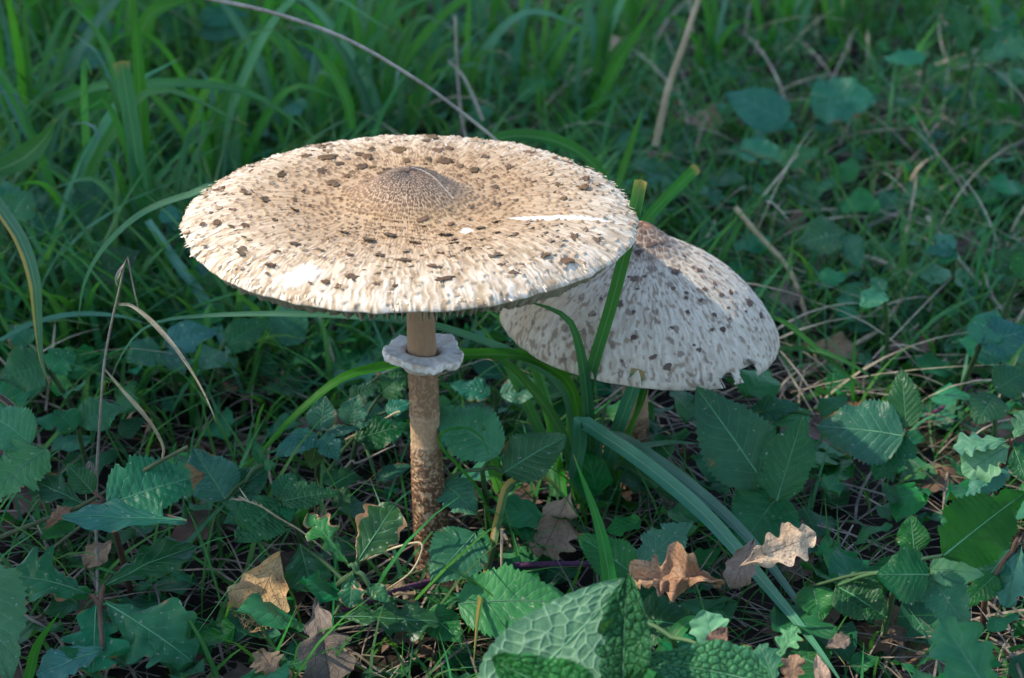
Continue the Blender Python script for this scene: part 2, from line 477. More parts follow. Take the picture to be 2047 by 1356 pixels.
def blade_mesh(pts, wid, n=20, fold=0.25, face=0.55, twist=0.0, blunt=False, base=0.7, off=Vector((0, 0, 0))):
    """a grass blade through world points, wid = width in metres at its widest"""
    c = catmull(pts, n)
    V, UV = [], []
    prev = None
    for i in range(n):
        v = i / (n - 1)
        t = (c[min(i + 1, n - 1)] - c[max(i - 1, 0)]).normalized()
        look = (CAM - c[i]).normalized() * (1 - face) + Vector((0, 0, 1)) * face
        w = t.cross(look)
        if w.length < 1e-4: w = Vector((1, 0, 0))
        w.normalize()
        if prev is not None and w.dot(prev) < 0: w = -w
        prev = w.copy()
        nrm = w.cross(t).normalized()
        a = twist * (v - 0.4)
        w2 = w * math.cos(a) + nrm * math.sin(a)
        n2 = nrm * math.cos(a) - w * math.sin(a)
        k = base + (1 - base) * min(1, v / 0.3)
        if not blunt:
            k *= max(0.03, 1 - max(0, (v - 0.45) / 0.55) ** 1.6)
        h = wid * 0.5 * k
        for s, u in ((-1, 0), (0, 0.5), (1, 1)):
            V.append(c[i] + w2 * (s * h) - n2 * (0 if s else h * fold * 2) - off)
            UV.append((u, v))
    me = fast_mesh('blade', np.array([tuple(x) for x in V]), grid_faces(n, 3))
    set_uv(me, UV)
    return me

def bpts(spec):
    out = []
    for a, b, c in spec:
        p = P(a, b, Y=c)
        if p.z < 0.004: p = P(a, b, z=0.004)      # never below the ground
        out.append(p)
    return out

def blade(name, spec, wpx, mat, parent=None, **kw):
    pts = bpts(spec)
    mid = pts[len(pts) // 2]
    off = root_of(parent) if parent else pts[0].copy()
    me = blade_mesh(pts, wpx * px_m(mid), off=off, **kw)
    return put(name, me, M[mat], parent, None if parent else off)

def outline(kind, t, side, rnd):
    """half width 0..1 along a leaf"""
    if kind == 'bramble':
        w = np.sin(np.pi * np.clip(t, 0, 1) ** 0.80) ** 0.78 * (1 - 0.28 * t) * 1.22
        n = 19
        saw = (t * n + side * 0.37) % 1.0
        w = w * (1 + 0.13 * (saw - 0.5) * (t < 0.97) + 0.03 * (((t * n * 2.0) % 1.0) - 0.5))
    elif kind == 'smooth':
        w = np.sin(np.pi * np.clip(t, 0, 1) ** 0.85) ** 0.75 * (1 - 0.12 * t) * 1.08
    elif kind == 'sage':
        w = np.clip(np.sin(np.pi * np.clip(t, 0, 1) ** 0.72), 0, 1) ** 0.62 * (1 - 0.22 * t) * 1.10
        w = w * (1 + 0.035 * np.abs(np.sin(t * 17 * np.pi)))
    elif kind == 'lobe':      # roundish, few shallow lobes
        w = np.sin(np.pi * np.clip(t, 0, 1) ** 1.35) ** 0.72
        w = w * (1 - 0.16 * (0.5 + 0.5 * np.cos(2 * np.pi * (t * 4.2 + side * 0.22 + rnd))))
    else:                     # oak
        w = np.sin(np.pi * np.clip(t, 0, 1) ** 1.45) ** 0.70
        jit = vnoise(t * 5 + rnd * 300 + side * 31, t * 0 + 2.5 + side, seed=23)
        ph = 2 * np.pi * (t * 4.1 + side * 0.23 + rnd + 0.55 * jit)
        lob = 0.5 + 0.5 * np.cos(ph)
        amp = 0.22 + 0.34 * vnoise(t * 4 + rnd * 170 + side * 13, t * 0 + 8.5, seed=24)
        w = w * (1 - amp * lob ** 1.3) * (1 + 0.10 * (vnoise(t * 22 + rnd * 90, t * 0 + side, seed=25) - 0.5))
    return np.maximum(w, 0.012)

def leaf_mesh(kind, L, H, fold=0.15, curl=0.5, wave=0.10, quilt=0.03, cup=0.0, nt=77, ns=11, seed=0, nv=9, kv=2.6, roll=0.0, ragged=0.0):
    rs = np.random.default_rng(seed)
    t = np.linspace(0, 1, nt)
    s = np.linspace(-1, 1, ns)
    rnd = rs.random() * 0.35
    hl, hr = outline(kind, t, 0, rnd), outline(kind, t, 1, rnd)
    if ragged:
        hl = hl * (1 - ragged * sstep(0.5, 0.8, vnoise(t * 11, t * 0 + 3, seed=seed % 11)))
        hr = hr * (1 - ragged * sstep(0.5, 0.8, vnoise(t * 13, t * 0 + 7, seed=seed % 13)))
    T, S = np.meshgrid(t, s, indexing='ij')
    Hh = np.where(S < 0, hl[:, None], hr[:, None]) * H
    y = Hh * S
    lobed = kind in ('oak', 'lobe')
    x = L * (T + (0.05 if lobed else 0.03) * np.abs(S) * np.sin(np.pi * T) * (1 if lobed else -1))
    ph = rs.random(4) * 6.28
    z = fold * np.abs(y) - cup * H * S ** 2
    z = z + wave * H * (np.sin(2 * np.pi * T * 1.7 + ph[0] + S * 1.2) * np.abs(S) ** 1.5 + 0.4 * np.sin(2 * np.pi * T * 4.1 + ph[1]) * S * np.abs(S))
    z = z + wave * 0.5 * H * (vnoise(T * 5 + ph[2] * 9, S * 2.5 + 9, seed=seed % 17) - 0.5) * 2
    lat = T * nv - np.abs(S) * kv
    z = z + quilt * H * np.abs(np.sin(np.pi * lat)) * (1 - np.abs(S) ** 3) * np.minimum(1, np.abs(S) * 6)
    if roll:                      # roll the margins in
        a = np.abs(S) ** 2 * roll
        z = z + np.abs(y) * np.sin(a); y = y * np.cos(a)
    # bend along the length about a circular arc, chord kept on the axis
    if abs(curl) > 1e-3:
        th = curl * (T - 0.5)
        rad = L / curl
        cx = rad * np.sin(th); cz = rad * (np.cos(th) - math.cos(curl / 2))
        nx, nz = np.sin(th), np.cos(th)
        base = rad * math.sin(curl / 2)
        sc = L / (2 * base)
        dx = (x / L - T) * L
        X = (cx + base) * sc + nx * z + dx * np.cos(th)
        Z = cz * sc + nz * z - dx * np.sin(th)
    else:
        X, Z = x, z
    V = np.stack([X, y, Z], -1).reshape(-1, 3)
    UV = np.stack([T, S * 0.5 + 0.5], -1).reshape(-1, 2)
    return V, grid_faces(nt, ns), UV

LEAF_N = [0]
def leaf(name, parent, kind, mat, bx, by, tx, ty, wpx, z=None, Y=None, f=0.5, s=0.0, net=0, rib=False, **kw):
    """leaf from its base pixel to its tip pixel; lies in a plane whose normal leans between the camera and straight up"""
    LEAF_N[0] += 1
    B = P(bx, by, z=z) if z is not None else P(bx, by, Y=Y)
    n = ((CAM - B).normalized() * (1 - f) + Vector((0, 0, 1)) * f + RIGHT * s).normalized()
    d = ray(tx, ty)
    T = CAM + d * ((B - CAM).dot(n) / d.dot(n))
    X = (T - B); L = X.length; X.normalize()
    W = n.cross(X).normalized()
    mid = (B + T) / 2
    a, b = proj(mid + W * 0.005), proj(mid - W * 0.005)
    ax = Vector((tx - bx, ty - by)).normalized()
    d2 = Vector((a[0] - b[0], a[1] - b[1]))
    perp = abs(d2.x * ax.y - d2.y * ax.x) / 0.01
    H = wpx * 0.5 / max(perp, 300.0)
    if net: kw.update(nt=170, ns=81)
    V, F, UV = leaf_mesh(kind, L, H, seed=LEAF_N[0] * 7 + 3, **kw)
    if net:                                   # puckered cells between a raised or sunken net of veins
        q = np.random.default_rng(LEAF_N[0])
        lt = UV[:, 0] * L; ls = (UV[:, 1] * 2 - 1) * H
        cs = 0.0046 if net < 0 else 0.0027
        nr = max(6, int(L / cs / 1.2)); nc = max(3, int(H / cs))
        sd = [((i + .5 + q.uniform(-.5, .5)) / nr * L + (abs(j + .5) / nc) * H * .45 - H * .2, (j + .5 + q.uniform(-.5, .5)) / nc * H) for i in range(nr + 3) for j in range(-nc, nc)]
        sd = np.array(sd)
        D = np.hypot((lt[:, None] - sd[None, :, 0]) * .9, ls[:, None] - sd[None, :, 1])
        D.partition(1, axis=1)
        gap = (D[:, 1] - D[:, 0]) / cs
        V[:, 2] += (1 if net > 0 else -1) * (0.0006 if net > 0 else 0.00035) * sstep(0, .8 if net > 0 else .35, gap) * np.minimum(1, (1 - np.abs(UV[:, 1] * 2 - 1)) * 8)
        netv = 1 - sstep(.03, .17, gap)
    off = root_of(parent) if parent else B.copy()
    mw = np.array([tuple(X), tuple(W), tuple(n)])
    Vw = V @ mw + np.array(tuple(B - off))
    me = fast_mesh('leaf', Vw, F)
    set_uv(me, UV)
    if net: set_float(me, 'net', netv)
    o = put(name, me, M[mat], parent, None if parent else off)
    if rib:                                   # the raised midrib
        ns_ = 81 if net else kw.get('ns', 11)
        line = Vw.reshape(-1, ns_, 3)[:, ns_ // 2, :]
        k = line[np.linspace(0, len(line) - 3, 16).astype(int)]
        side = np.array(tuple(n)) * 0.00005
        me2, _ = tube_mesh([Vector(tuple(p + side)) for p in k], [0.00042 * max(.5, min(1.4, wpx / 110)), 0.0001], 5, 24)
        put('midrib', me2, M['midrib'], o)
    return o, B

def plant(name, label, cat, leaves, group=None, stem='stem_green', rstem=0.0013, part='leaflet', ground=None, junction=None):
    """leaves: list of (kind, mat, bx, by, tx, ty, w, z, f, extras)"""
    bases = [P(l[2], l[3], z=l[7]) for l in leaves]
    J = junction or sum(bases, Vector()) / len(bases)
    g = ground or Vector((J.x + random.uniform(-.01, .01), J.y + 0.012 + J.z * 0.2, -0.004))
    root = thing(name, Vector((g.x, g.y, 0)), label, cat, group)
    mid = g.lerp(J, 0.5) + Vector((random.uniform(-.004, .004), 0.004, 0))
    st = tube('stem', [g, mid, J], [rstem * 1.2, rstem], M[stem], root, 6, 10)
    for l, b in zip(leaves, bases):
        kw = dict(l[9]) if len(l) > 9 else {}
        if 'net' not in kw: kw.setdefault('ragged', random.choice([0, 0, 0.12, 0.22, 0.3]))
        o, _ = leaf(part, root, l[0], l[1], l[2], l[3], l[4], l[5], l[6], z=l[7], f=l[8], rib=(group is None and l[6] >= 45), **kw)
        if (b - J).length > 0.003:
            m = b.lerp(J, 0.5) + Vector((0, 0, 0.002))
            tube('petiole', [J, m, b], [rstem * 0.8, rstem * 0.6], M[stem], root, 5, 6)
    return root

# ------------------------------------------------------------------ ground
def gh(x, y):
    """height of the ground"""
    return (vnoise(np.asarray(x) * 5 + 50, np.asarray(y) * 5 + 50, seed=3) - 0.5) * 0.018 + \
           (vnoise(np.asarray(x) * 22 + 50, np.asarray(y) * 22 + 50, seed=5) - 0.5) * 0.006 - 0.006

_gx = np.concatenate([[-300, -80, -25, -8, -4], np.linspace(-2.2, 2.4, 150), [4, 8, 25, 80, 300]])
_gy = np.concatenate([[-300, -80, -25, -8, -3], np.linspace(-1.2, 3.4, 150), [5, 9, 25, 80, 300]])
_X, _Y = np.meshgrid(_gx, _gy, indexing='ij')
_V = np.stack([_X, _Y, gh(_X, _Y)], -1).reshape(-1, 3)
ground = put('ground', fast_mesh('ground', _V, grid_faces(len(_gx), len(_gy))), M['soil'])
tag(ground, kind='structure')

# ------------------------------------------------------------------ mushrooms
def profile_curve(ctrl, n):
    c = catmull([(r, z, 0) for r, z in ctrl], n)
    a = np.array([(p.x, p.y) for p in c]); a[:, 0] = np.maximum(a[:, 0], 0)
    return a

def cells(r, th, rad, dr, ds, jit, seed, girth=None):
    """nearest two scales of rows laid round the cap; returns F1, F2, random per scale, outward offset"""
    rs = np.random.default_rng(seed)
    K = len(rad)
    cnt = np.maximum(5, np.round(2 * np.pi * (rad if girth is None else girth) / ds).astype(int))
    mx = cnt.max()
    jt = (rs.random((K, mx)) - 0.5) * 2 * jit
    jr = (rs.random((K, mx)) - 0.5) * 2 * jit
    rv = rs.random((K, mx)); ro = rs.random(K)
    k0 = np.clip(np.searchsorted(rad, r), 0, K - 1)
    f1 = np.full(r.shape, 9.0); f2 = np.full(r.shape, 9.0); rid = np.zeros(r.shape); du = np.zeros(r.shape)
    for dk in (-2, -1, 0, 1):
        kk = np.clip(k0 + dk, 0, K - 1)
        c = cnt[kk]
        slot = np.floor(th / (2 * np.pi) * c - ro[kk]).astype(int)
        for d in (-1, 0, 1, 2):
            ix = (slot + d) % c
            st = (ix + 0.5 + ro[kk] + jt[kk, ix]) / c * 2 * np.pi
            sr = rad[kk] + jr[kk, ix] * dr[kk]
            dth = (th - st + np.pi) % (2 * np.pi) - np.pi
            e = (r - sr) / dr[kk]
            dd = np.sqrt(e ** 2 + (dth * (np.maximum(r, 0.001) if girth is None else girth) / ds[kk]) ** 2)
            less = dd < f1
            f2 = np.where(less, f1, np.minimum(f2, np.where(dd > f1, dd, f2)))
            rid = np.where(less, rv[kk, ix], rid); du = np.where(less, e, du)
            f1 = np.where(less, dd, f1)
    return f1, f2, rid, du

def lerp3(a, b, f):
    return a + (b - a) * f[..., None]

def rings(Rm, spacing):
    rad, dr, ds = [], [], []
    r = 0.0006
    while r < Rm:
        a, b = spacing(r / Rm)
        rad.append(r); dr.append(a); ds.append(b); r += a
    return np.array(rad), np.array(dr), np.array(ds)

def flake_mesh(size, rs, n=7, lift=0.7):
    """a torn brown plate, curled up at its outer edge"""
    nv, nu = 5, 6
    u = np.linspace(0, 1, nu); v = np.linspace(-1, 1, nv)
    U, Vv = np.meshgrid(u, v, indexing='ij')
    jag = 1 + 0.75 * (rs.random((nu, nv)) - 0.5)
    wd = (0.45 + 0.55 * np.sin(np.pi * (0.15 + 0.75 * U))) * jag
    x = (U - 0.3) * size * (1 + 0.7 * (rs.random((1, nv)) - 0.5))
    y = Vv * wd * size * 0.62
    z = size * (0.03 + lift * 0.42 * U ** 2.2 * (0.7 + 0.6 * rs.random((1, nv)))) + size * 0.10 * (rs.random((nu, nv)) - 0.5)
    top = np.stack([x, y, z], -1).reshape(-1, 3)
    bot = top - np.array([0, 0, size * 0.07])
    F = grid_faces(nu, nv)
    F2 = F[:, ::-1] + len(top)
    edge = []
    for i in range(nu - 1):
        edge.append([i * nv, i * nv + len(top), (i + 1) * nv + len(top), (i + 1) * nv])
        a, b = i * nv + nv - 1, (i + 1) * nv + nv - 1
        edge.append([b, b + len(top), a + len(top), a])
    for j in range(nv - 1):
        a, b = (nu - 1) * nv + j, (nu - 1) * nv + j + 1
        edge.append([a, a + len(top), b + len(top), b])
        edge.append([j + 1, j + 1 + len(top), j + len(top), j])
    return fast_mesh('flake', np.concatenate([top, bot]), np.concatenate([F, F2, np.array(edge)]))

class Cap:
    """the upper skin of a cap, its centre line at the local origin"""
    def __init__(self, ctrl, Rm, tilt=(0, 0)):
        self.Rm = Rm
        self.prof = profile_curve(ctrl, 400)
        self.tilt = tilt
    def height(self, r):
        k = np.argmax(self.prof[:, 0])
        return np.interp(r, self.prof[:k + 1, 0], self.prof[:k + 1, 1])
    def at(self, r, th):
        x, y = r * math.cos(th), r * math.sin(th)
        return Vector((x, y, float(self.height(r)) + self.tilt[0] * x + self.tilt[1] * y))
    def frame(self, r, th):
        p = self.at(r, th)
        q = self.at(r + 0.0008, th)
        out = (q - p).normalized()
        tan = Vector((-math.sin(th), math.cos(th), 0))
        nor = out.cross(tan).normalized()
        if nor.z < 0: nor = -nor
        tan = nor.cross(out)
        return p, out, tan, nor

def build_cap(cap, NA, NR, paint, under):
    prof = cap.prof
    # equal arc steps over the skin
    seg = np.concatenate([[0], np.cumsum(np.hypot(np.diff(prof[:, 0]), np.diff(prof[:, 1])))])
    w = np.linspace(0, 1, NR) ** 0.85 * seg[-1]
    pr = np.interp(w, seg, prof[:, 0]); pz = np.interp(w, seg, prof[:, 1])
    th = np.linspace(0, 2 * np.pi, NA, endpoint=False)
    TH, PR = np.meshgrid(th, pr, indexing='ij')
    PZ = np.broadcast_to(pz, PR.shape).copy()
    dr = np.gradient(pr); dz = np.gradient(pz)
    ln = np.hypot(dr, dz) + 1e-9
    NRm, NZ = -dz / ln, dr / ln
    col, hgt, rim = paint(TH, PR / cap.Rm, np.broadcast_to(w / seg[-1], PR.shape))
    r = PR * rim + NRm * hgt
    z = PZ + NZ * hgt
    x, y = r * np.cos(TH), r * np.sin(TH)
    z = z + cap.tilt[0] * x + cap.tilt[1] * y
    V = np.stack([x, y, z], -1).reshape(-1, 3)
    C = col.reshape(-1, 3)
    F = grid_faces(NA, NR, wrap_u=True)
    # the flesh underneath, back to the stem
    nu = len(under)
    rr = np.array([u[0] for u in under]); zz = np.array([u[1] for u in under])
    rl = r[:, -1:]; zl = (PZ + NZ * hgt)[:, -1:]
    ur = np.concatenate([rl * 0.995, np.broadcast_to(rr, (NA, nu)) * (1 + 0 * rl)], 1)
    uz = np.concatenate([zl - 0.0006, np.broadcast_to(zz, (NA, nu)) + 0 * zl], 1)
    ux, uy = ur * np.cos(th)[:, None], ur * np.sin(th)[:, None]
    uz = uz + cap.tilt[0] * ux + cap.tilt[1] * uy
    b = len(V)
    V = np.concatenate([V, np.stack([ux, uy, uz], -1).reshape(-1, 3)])
    C = np.concatenate([C, np.tile([[0.58, 0.50, 0.38]], (NA * (nu + 1), 1))])
    F2 = grid_faces(NA, nu + 1, wrap_u=True) + b
    U = np.arange(NA); U2 = (U + 1) % NA
    join = np.stack([U * NR + NR - 1, U2 * NR + NR - 1, b + U2 * (nu + 1), b + U * (nu + 1)], -1)
    me = fast_mesh('cap', V, np.concatenate([F, F2, join]))
    set_color(me, 'Col', C)
    return me

def gill_mesh(cap, n, r0, r1, ztop, depth, seed):
    """thin hanging plates under the cap"""
    rs = np.random.default_rng(seed)
    V, F = [], []
    K = 9
    for i in range(n):
        th = 2 * math.pi * (i + 0.3 * rs.random()) / n
        short = i % 3 == 1
        ra = r0 if not short else r0 + (r1 - r0) * (0.45 + 0.2 * rs.random())
        c, s = math.cos(th), math.sin(th)
        wv = 0.0006 * math.sin(i)
        b = len(V)
        hw = 0.00013
        for k in range(K):
            u = k / (K - 1)
            r = ra + (r1 - ra) * u
            zt = float(np.interp(r, ztop[0], ztop[1]))
            d = depth * (math.sin(math.pi * min(1, (1 - u) ** 0.62 * 0.86 + 0.0)) ** 0.75 if u < 1 else 0.0) * (0.93 + 0.1 * rs.random())
            for side in (-1, 1):
                o = side * hw
                for zz in (zt + 0.0004, zt - d):
                    x, y = r * c - s * (o + wv * u), r * s + c * (o + wv * u)
                    V.append((x, y, zz + cap.tilt[0] * x + cap.tilt[1] * y))
        for k in range(K - 1):
            a = b + k * 4; d_ = a + 4
            F += [[a, d_, d_ + 1, a + 1], [a + 2, a + 3, d_ + 3, d_ + 2], [a + 1, d_ + 1, d_ + 3, a + 3]]
    return fast_mesh('gills', np.array(V), np.array(F), smooth=False)

def tufts_mesh(cap, spots, rs, lo, hi, lift):
    """small upturned shreds of skin"""
    V, F = [], []
    for r, th, k in spots:
        p, out, tan, nor = cap.frame(r, th)
        L = rs.uniform(lo, hi) * k; W = L * rs.uniform(0.10, 0.30)
        a = rs.uniform(-0.5, 0.5)
        o2 = out * math.cos(a) + tan * math.sin(a); t2 = tan * math.cos(a) - out * math.sin(a)
        lf = lift * rs.uniform(0.3, 1.2)
        b = len(V)
        V += [p - t2 * W - o2 * L * 0.2 + nor * 0.0001, p + t2 * W - o2 * L * 0.2 + nor * 0.0001,
              p + t2 * W * 0.8 + o2 * L * 0.45 + nor * L * lf * 0.35, p - t2 * W * 0.9 + o2 * L * 0.4 + nor * L * lf * 0.35,
              p + t2 * W * rs.uniform(0.0, 0.7) + o2 * L + nor * L * lf, p - t2 * W * rs.uniform(0.1, 0.8) + o2 * L * rs.uniform(0.7, 1.1) + nor * L * lf * 0.9]
        F += [[b, b + 1, b + 2, b + 3], [b + 3, b + 2, b + 4, b + 5]]
    return fast_mesh('tufts', np.array([tuple(v) for v in V]), np.array(F), smooth=False)

CREAM = np.array((0.52, 0.42, 0.295)); WHITE = np.array((0.64, 0.57, 0.465)); TAN = np.array((0.33, 0.225, 0.125))
BROWN = np.array((0.13, 0.070, 0.034)); DARK = np.array((0.055, 0.036, 0.026))

def stem_mesh(path, radii, paint, NA=150, NZ=360):
    n = NZ
    c = catmull(path, n)
    rr = np.interp(np.linspace(0, 1, n), np.linspace(0, 1, len(radii)), radii)
    th = np.linspace(0, 2 * np.pi, NA, endpoint=False)
    col, h = paint(*np.meshgrid(th, np.linspace(0, 1, n), indexing='ij'))
    cx = np.array([(p.x, p.y, p.z) for p in c])
    rad = rr[None, :] + h
    V = np.stack([cx[None, :, 0] + rad * np.cos(th)[:, None], cx[None, :, 1] + rad * np.sin(th)[:, None], np.broadcast_to(cx[None, :, 2], rad.shape)], -1).reshape(-1, 3)
    me = fast_mesh('stem', V, grid_faces(NA, NZ, wrap_u=True))
    set_color(me, 'Col', col.reshape(-1, 3))
    return me

# ---- the big open mushroom
RIM_Z = 0.171
m1 = thing('parasol_mushroom', Vector((0.004, 0, 0)), 'tall parasol mushroom with flat wide-open sunlit cap and ringed stem', 'mushroom')
C1 = Vector((0, 0, RIM_Z)) - Vector((0.004, 0, 0))
cap1 = Cap([(0, 0.0225), (0.006, 0.0222), (0.012, 0.0200), (0.018, 0.0158), (0.024, 0.0120), (0.032, 0.0098), (0.045, 0.0094),
            (0.060, 0.0102), (0.074, 0.0100), (0.086, 0.0080), (0.094, 0.0052), (0.0985, 0.0026), (0.0996, 0.0010)], 0.0998, tilt=(0.0, 0.026))

def on_cap(cap, centre, px, py):
    """where the line of sight through a photo pixel meets the cap: radius, angle"""
    d = ray(px, py); z = centre.z + 0.008
    for _ in range(12):
        p = CAM + d * ((z - CAM.z) / d.z)
        x, y = p.x - centre.x, p.y - centre.y
        r = math.hypot(x, y)
        z = centre.z + float(cap.height(min(r, cap.Rm))) + cap.tilt[0] * x + cap.tilt[1] * y
    return r, math.atan2(y, x)

CW1 = Vector((0, 0, RIM_Z))
bare = [on_cap(cap1, CW1, 612, 543) + (0.0080, 0.75), on_cap(cap1, CW1, 588, 560) + (0.006, 0.6), on_cap(cap1, CW1, 932, 462) + (0.0034, 0.9)]
tear_a, tear_b = on_cap(cap1, CW1, 1012, 436), on_cap(cap1, CW1, 1238, 447)

def paint1(TH, RHO, W):
    r = RHO * cap1.Rm
    x, y = r * np.cos(TH), r * np.sin(TH)
    warp = (vnoise(TH * 40 / (2 * np.pi), r * 300, per=40, seed=8) - 0.5)
    # shaggy fibres running outwards
    wob = (vnoise(TH * 70 / (2 * np.pi), r * 380, per=70, seed=1) - 0.5) * 0.42
    f1 = vnoise(TH * 640 / (2 * np.pi) + wob * 4.6, r * 150, per=640, seed=2)
    f2 = vnoise(TH * 330 / (2 * np.pi) + wob * 2.6, r * 260, per=330, seed=4)
    f3 = vnoise(TH * 90 / (2 * np.pi) + wob, r * 190 + warp, per=90, seed=6)
    fib = np.clip(0.55 + 1.5 * (0.6 * f1 + 0.4 * f2 - 0.5), 0, 1)
    outer = sstep(0.36, 0.98, RHO); mid = sstep(0.16, 0.32, RHO)
    def sp(q):
        if q < 0.17: return 0.00125, 0.00135
        if q < 0.27: return 0.0019, 0.0021
        if q < 0.55: return 0.0029, 0.0038
        return 0.0037, 0.0043
    F1, F2, rid, du = cells(r, TH + 0.02 * warp, *rings(cap1.Rm, sp), 0.40, 11)
    crack = F2 - F1
    nb = vnoise(TH * 500 / (2 * np.pi), r * 900, per=500, seed=9)
    solid = sstep(0.10, 0.28, crack + 0.12 * (nb - 0.5))                       # plates with light cracks between
    size = np.interp(RHO, [0, 0.2, 0.30, 0.45, 0.7, 1.0], [0.9, 0.75, 0.52, 0.43, 0.38, 0.34]) * (0.55 + 0.75 * rid)
    isl = sstep(0.0, 0.16, size - F1 + 0.35 * (nb - 0.5)) * np.where(rid > np.interp(RHO, [0.2, 0.5, 1.0], [0.05, 0.25, 0.45]), 1, 0.25)
    k = sstep(0.17, 0.28, RHO)
    isl = isl * (0.25 + 0.75 * sstep(-0.25, 0.2, du))                          # darkest along the lifted outer edge
    patch = solid * (1 - k) + isl * k
    blot = vnoise(x * 90 + 60, y * 90 + 60, seed=12)
    base = lerp3(TAN * 1.18, CREAM, outer * 0.85 + 0.22 * (blot - 0.5))
    base = lerp3(base, WHITE, sstep(0.66, 1.0, RHO) * np.clip(fib * 1.3 - 0.2, 0, 1) * 0.8)
    base = lerp3(base * np.array((0.55, 0.48, 0.40)), base * 1.08, np.clip(fib, 0, 1) ** (0.35 + 0.55 * sstep(0.2, 0.6, RHO)))
    inn = lerp3(np.array((0.24, 0.175, 0.125)), np.array((0.46, 0.33, 0.22)), sstep(0.05, 0.2, RHO))
    base = lerp3(inn, base, sstep(0.14, 0.27, RHO))
    pc = lerp3(DARK * 1.15, BROWN, sstep(0.05, 0.25, RHO))
    pc = lerp3(pc, TAN * 0.75, sstep(0.40, 0.95, RHO) * 0.75) * (0.75 + 0.55 * rid)[..., None]
    col = lerp3(base, pc, patch * np.interp(RHO, [0, .2, .4, .7, 1], [0.95, 0.92, 0.88, 0.75, 0.6]))
    h = 0.00040 * (fib - 0.5) * sstep(0.2, 0.55, RHO) + 0.0004 * (f3 - 0.5) * sstep(0.55, 0.9, RHO)
    h = h + patch * np.interp(RHO, [0, .15, .3, 1], [0.00022, 0.00030, 0.0007, 0.0008]) * np.clip(0.65 + 0.9 * du * k, 0.1, 1.6)
    h = h + 0.0010 * (vnoise(x * 55 + 9, y * 55 + 9, seed=14) - 0.5) * mid + 0.0022 * (vnoise(TH * 18 / (2 * np.pi), RHO * 4, per=18, seed=15) - 0.5) * sstep(0.6, 1, RHO)
    h = h + 0.00018 * (nb - 0.5)
    # skin rubbed or torn away: bare white flesh
    def strip(m, c2, hh):
        return lerp3(col, c2 * (0.93 + 0.1 * f1)[..., None], m), h * (1 - m * 0.8) + hh * m
    for br, bt, bs, ba in bare:
        dx, dy = x - br * math.cos(bt), y - br * math.sin(bt)
        m = sstep(1.0, 0.55, np.hypot(dx, dy) / bs + 0.5 * (f2 - 0.5)) * ba
        col, h = strip(m, np.array((0.74, 0.69, 0.61)), 0.0001)
    q = np.clip((r - tear_a[0]) / (tear_b[0] - tear_a[0]), 0, 1)
    tth = tear_a[1] + (tear_b[1] - tear_a[1]) * q
    dth = np.abs((TH - tth + np.pi) % (2 * np.pi) - np.pi) * r
    wdt = 0.0034 * np.sin(np.pi * np.clip(q, 0, 1) ** 0.8) ** 0.8 + 1e-6
    m = sstep(1.0, 0.6, dth / wdt + 0.5 * (f1 - 0.5) + 0.3 * (nb - 0.5)) * ((r > tear_a[0]) & (r < tear_b[0]))
    col, h = strip(m, np.array((0.74, 0.69, 0.60)), -0.0003)
    # a pale scratch down the boss
    sx, sy = x - 0.004, y + 0.001
    along = (sx * 0.80 - sy * 0.60); acr = sx * 0.60 + sy * 0.80
    m = sstep(1, 0.3, np.abs(acr - 0.0028 + 0.03 * along) / 0.0007) * (along > -0.006) * (along < 0.017) * 0.75
    col = lerp3(col, np.array((0.60, 0.47, 0.34)), m)
    rim = 1 + sstep(0.75, 1, RHO) * (0.020 * (vnoise(TH * 26 / (2 * np.pi), TH * 0, per=26, seed=20) - 0.5) + 0.016 * (vnoise(TH * 110 / (2 * np.pi), TH * 0 + 5, per=110, seed=21) - 0.5))
    return np.clip(col, 0.01, 0.95), h, rim

c1o = put('cap', build_cap(cap1, 1750, 205, paint1, [(0.093, 0.0012), (0.070, 0.0045), (0.040, 0.0045), (0.015, 0.006), (0.002, 0.006)]), M['cap'], m1)
c1o.location = C1
gl = put('gills', gill_mesh(cap1, 640, 0.010, 0.0975, ([0.0, 0.04, 0.07, 0.093, 0.0975], [0.006, 0.0045, 0.0045, 0.0014, 0.0004]), 0.0100, 3), M['gill'], c1o)
tag(gl, kind='stuff')

rs = np.random.default_rng(21)
big = [(614,314),(567,351),(647,346),(697,354),(442,380),(499,385),(437,446),(408,449),(535,402),(591,421),(552,441),(592,488),(489,504),(614,387),(735,317),(800,303),(812,325),(774,342),
       (706,553),(653,570),(543,530),(726,336),(597,401),(685,399),(508,343),(495,452),(866,277),(872,303),(896,299),(857,323),(887,326),(919,334),(947,343),(1015,336),(1054,306),(965,314),
       (1052,361),(1096,349),(1113,371),(986,376),(1027,402),(1123,399),(1161,377),(1167,359),(1083,470),(1086,511),(1144,474),(962,480),(871,532),(1004,529),(1030,544),(987,510),(888,557),
       (1026,470),(847,345),(983,408),(655,318),(680,330),(520,365),(468,420),(690,465),(740,480),(760,510),(810,520),(640,500),(700,510),(1180,440),(1190,480),(1130,520),(1060,430),(930,500),(905,480),(780,470),(830,485)]
def clear(cap, r, th):
    """nothing grows on the bare torn flesh of the big cap"""
    if cap is not cap1: return True
    x, y = r * math.cos(th), r * math.sin(th)
    for br, bt, bs, ba in bare:
        if math.hypot(x - br * math.cos(bt), y - br * math.sin(bt)) < bs * .95: return False
    if tear_a[0] < r < tear_b[0]:
        q = (r - tear_a[0]) / (tear_b[0] - tear_a[0]); t_ = tear_a[1] + (tear_b[1] - tear_a[1]) * q
        if abs((th - t_ + math.pi) % (2 * math.pi) - math.pi) * r < .0040: return False
    return True
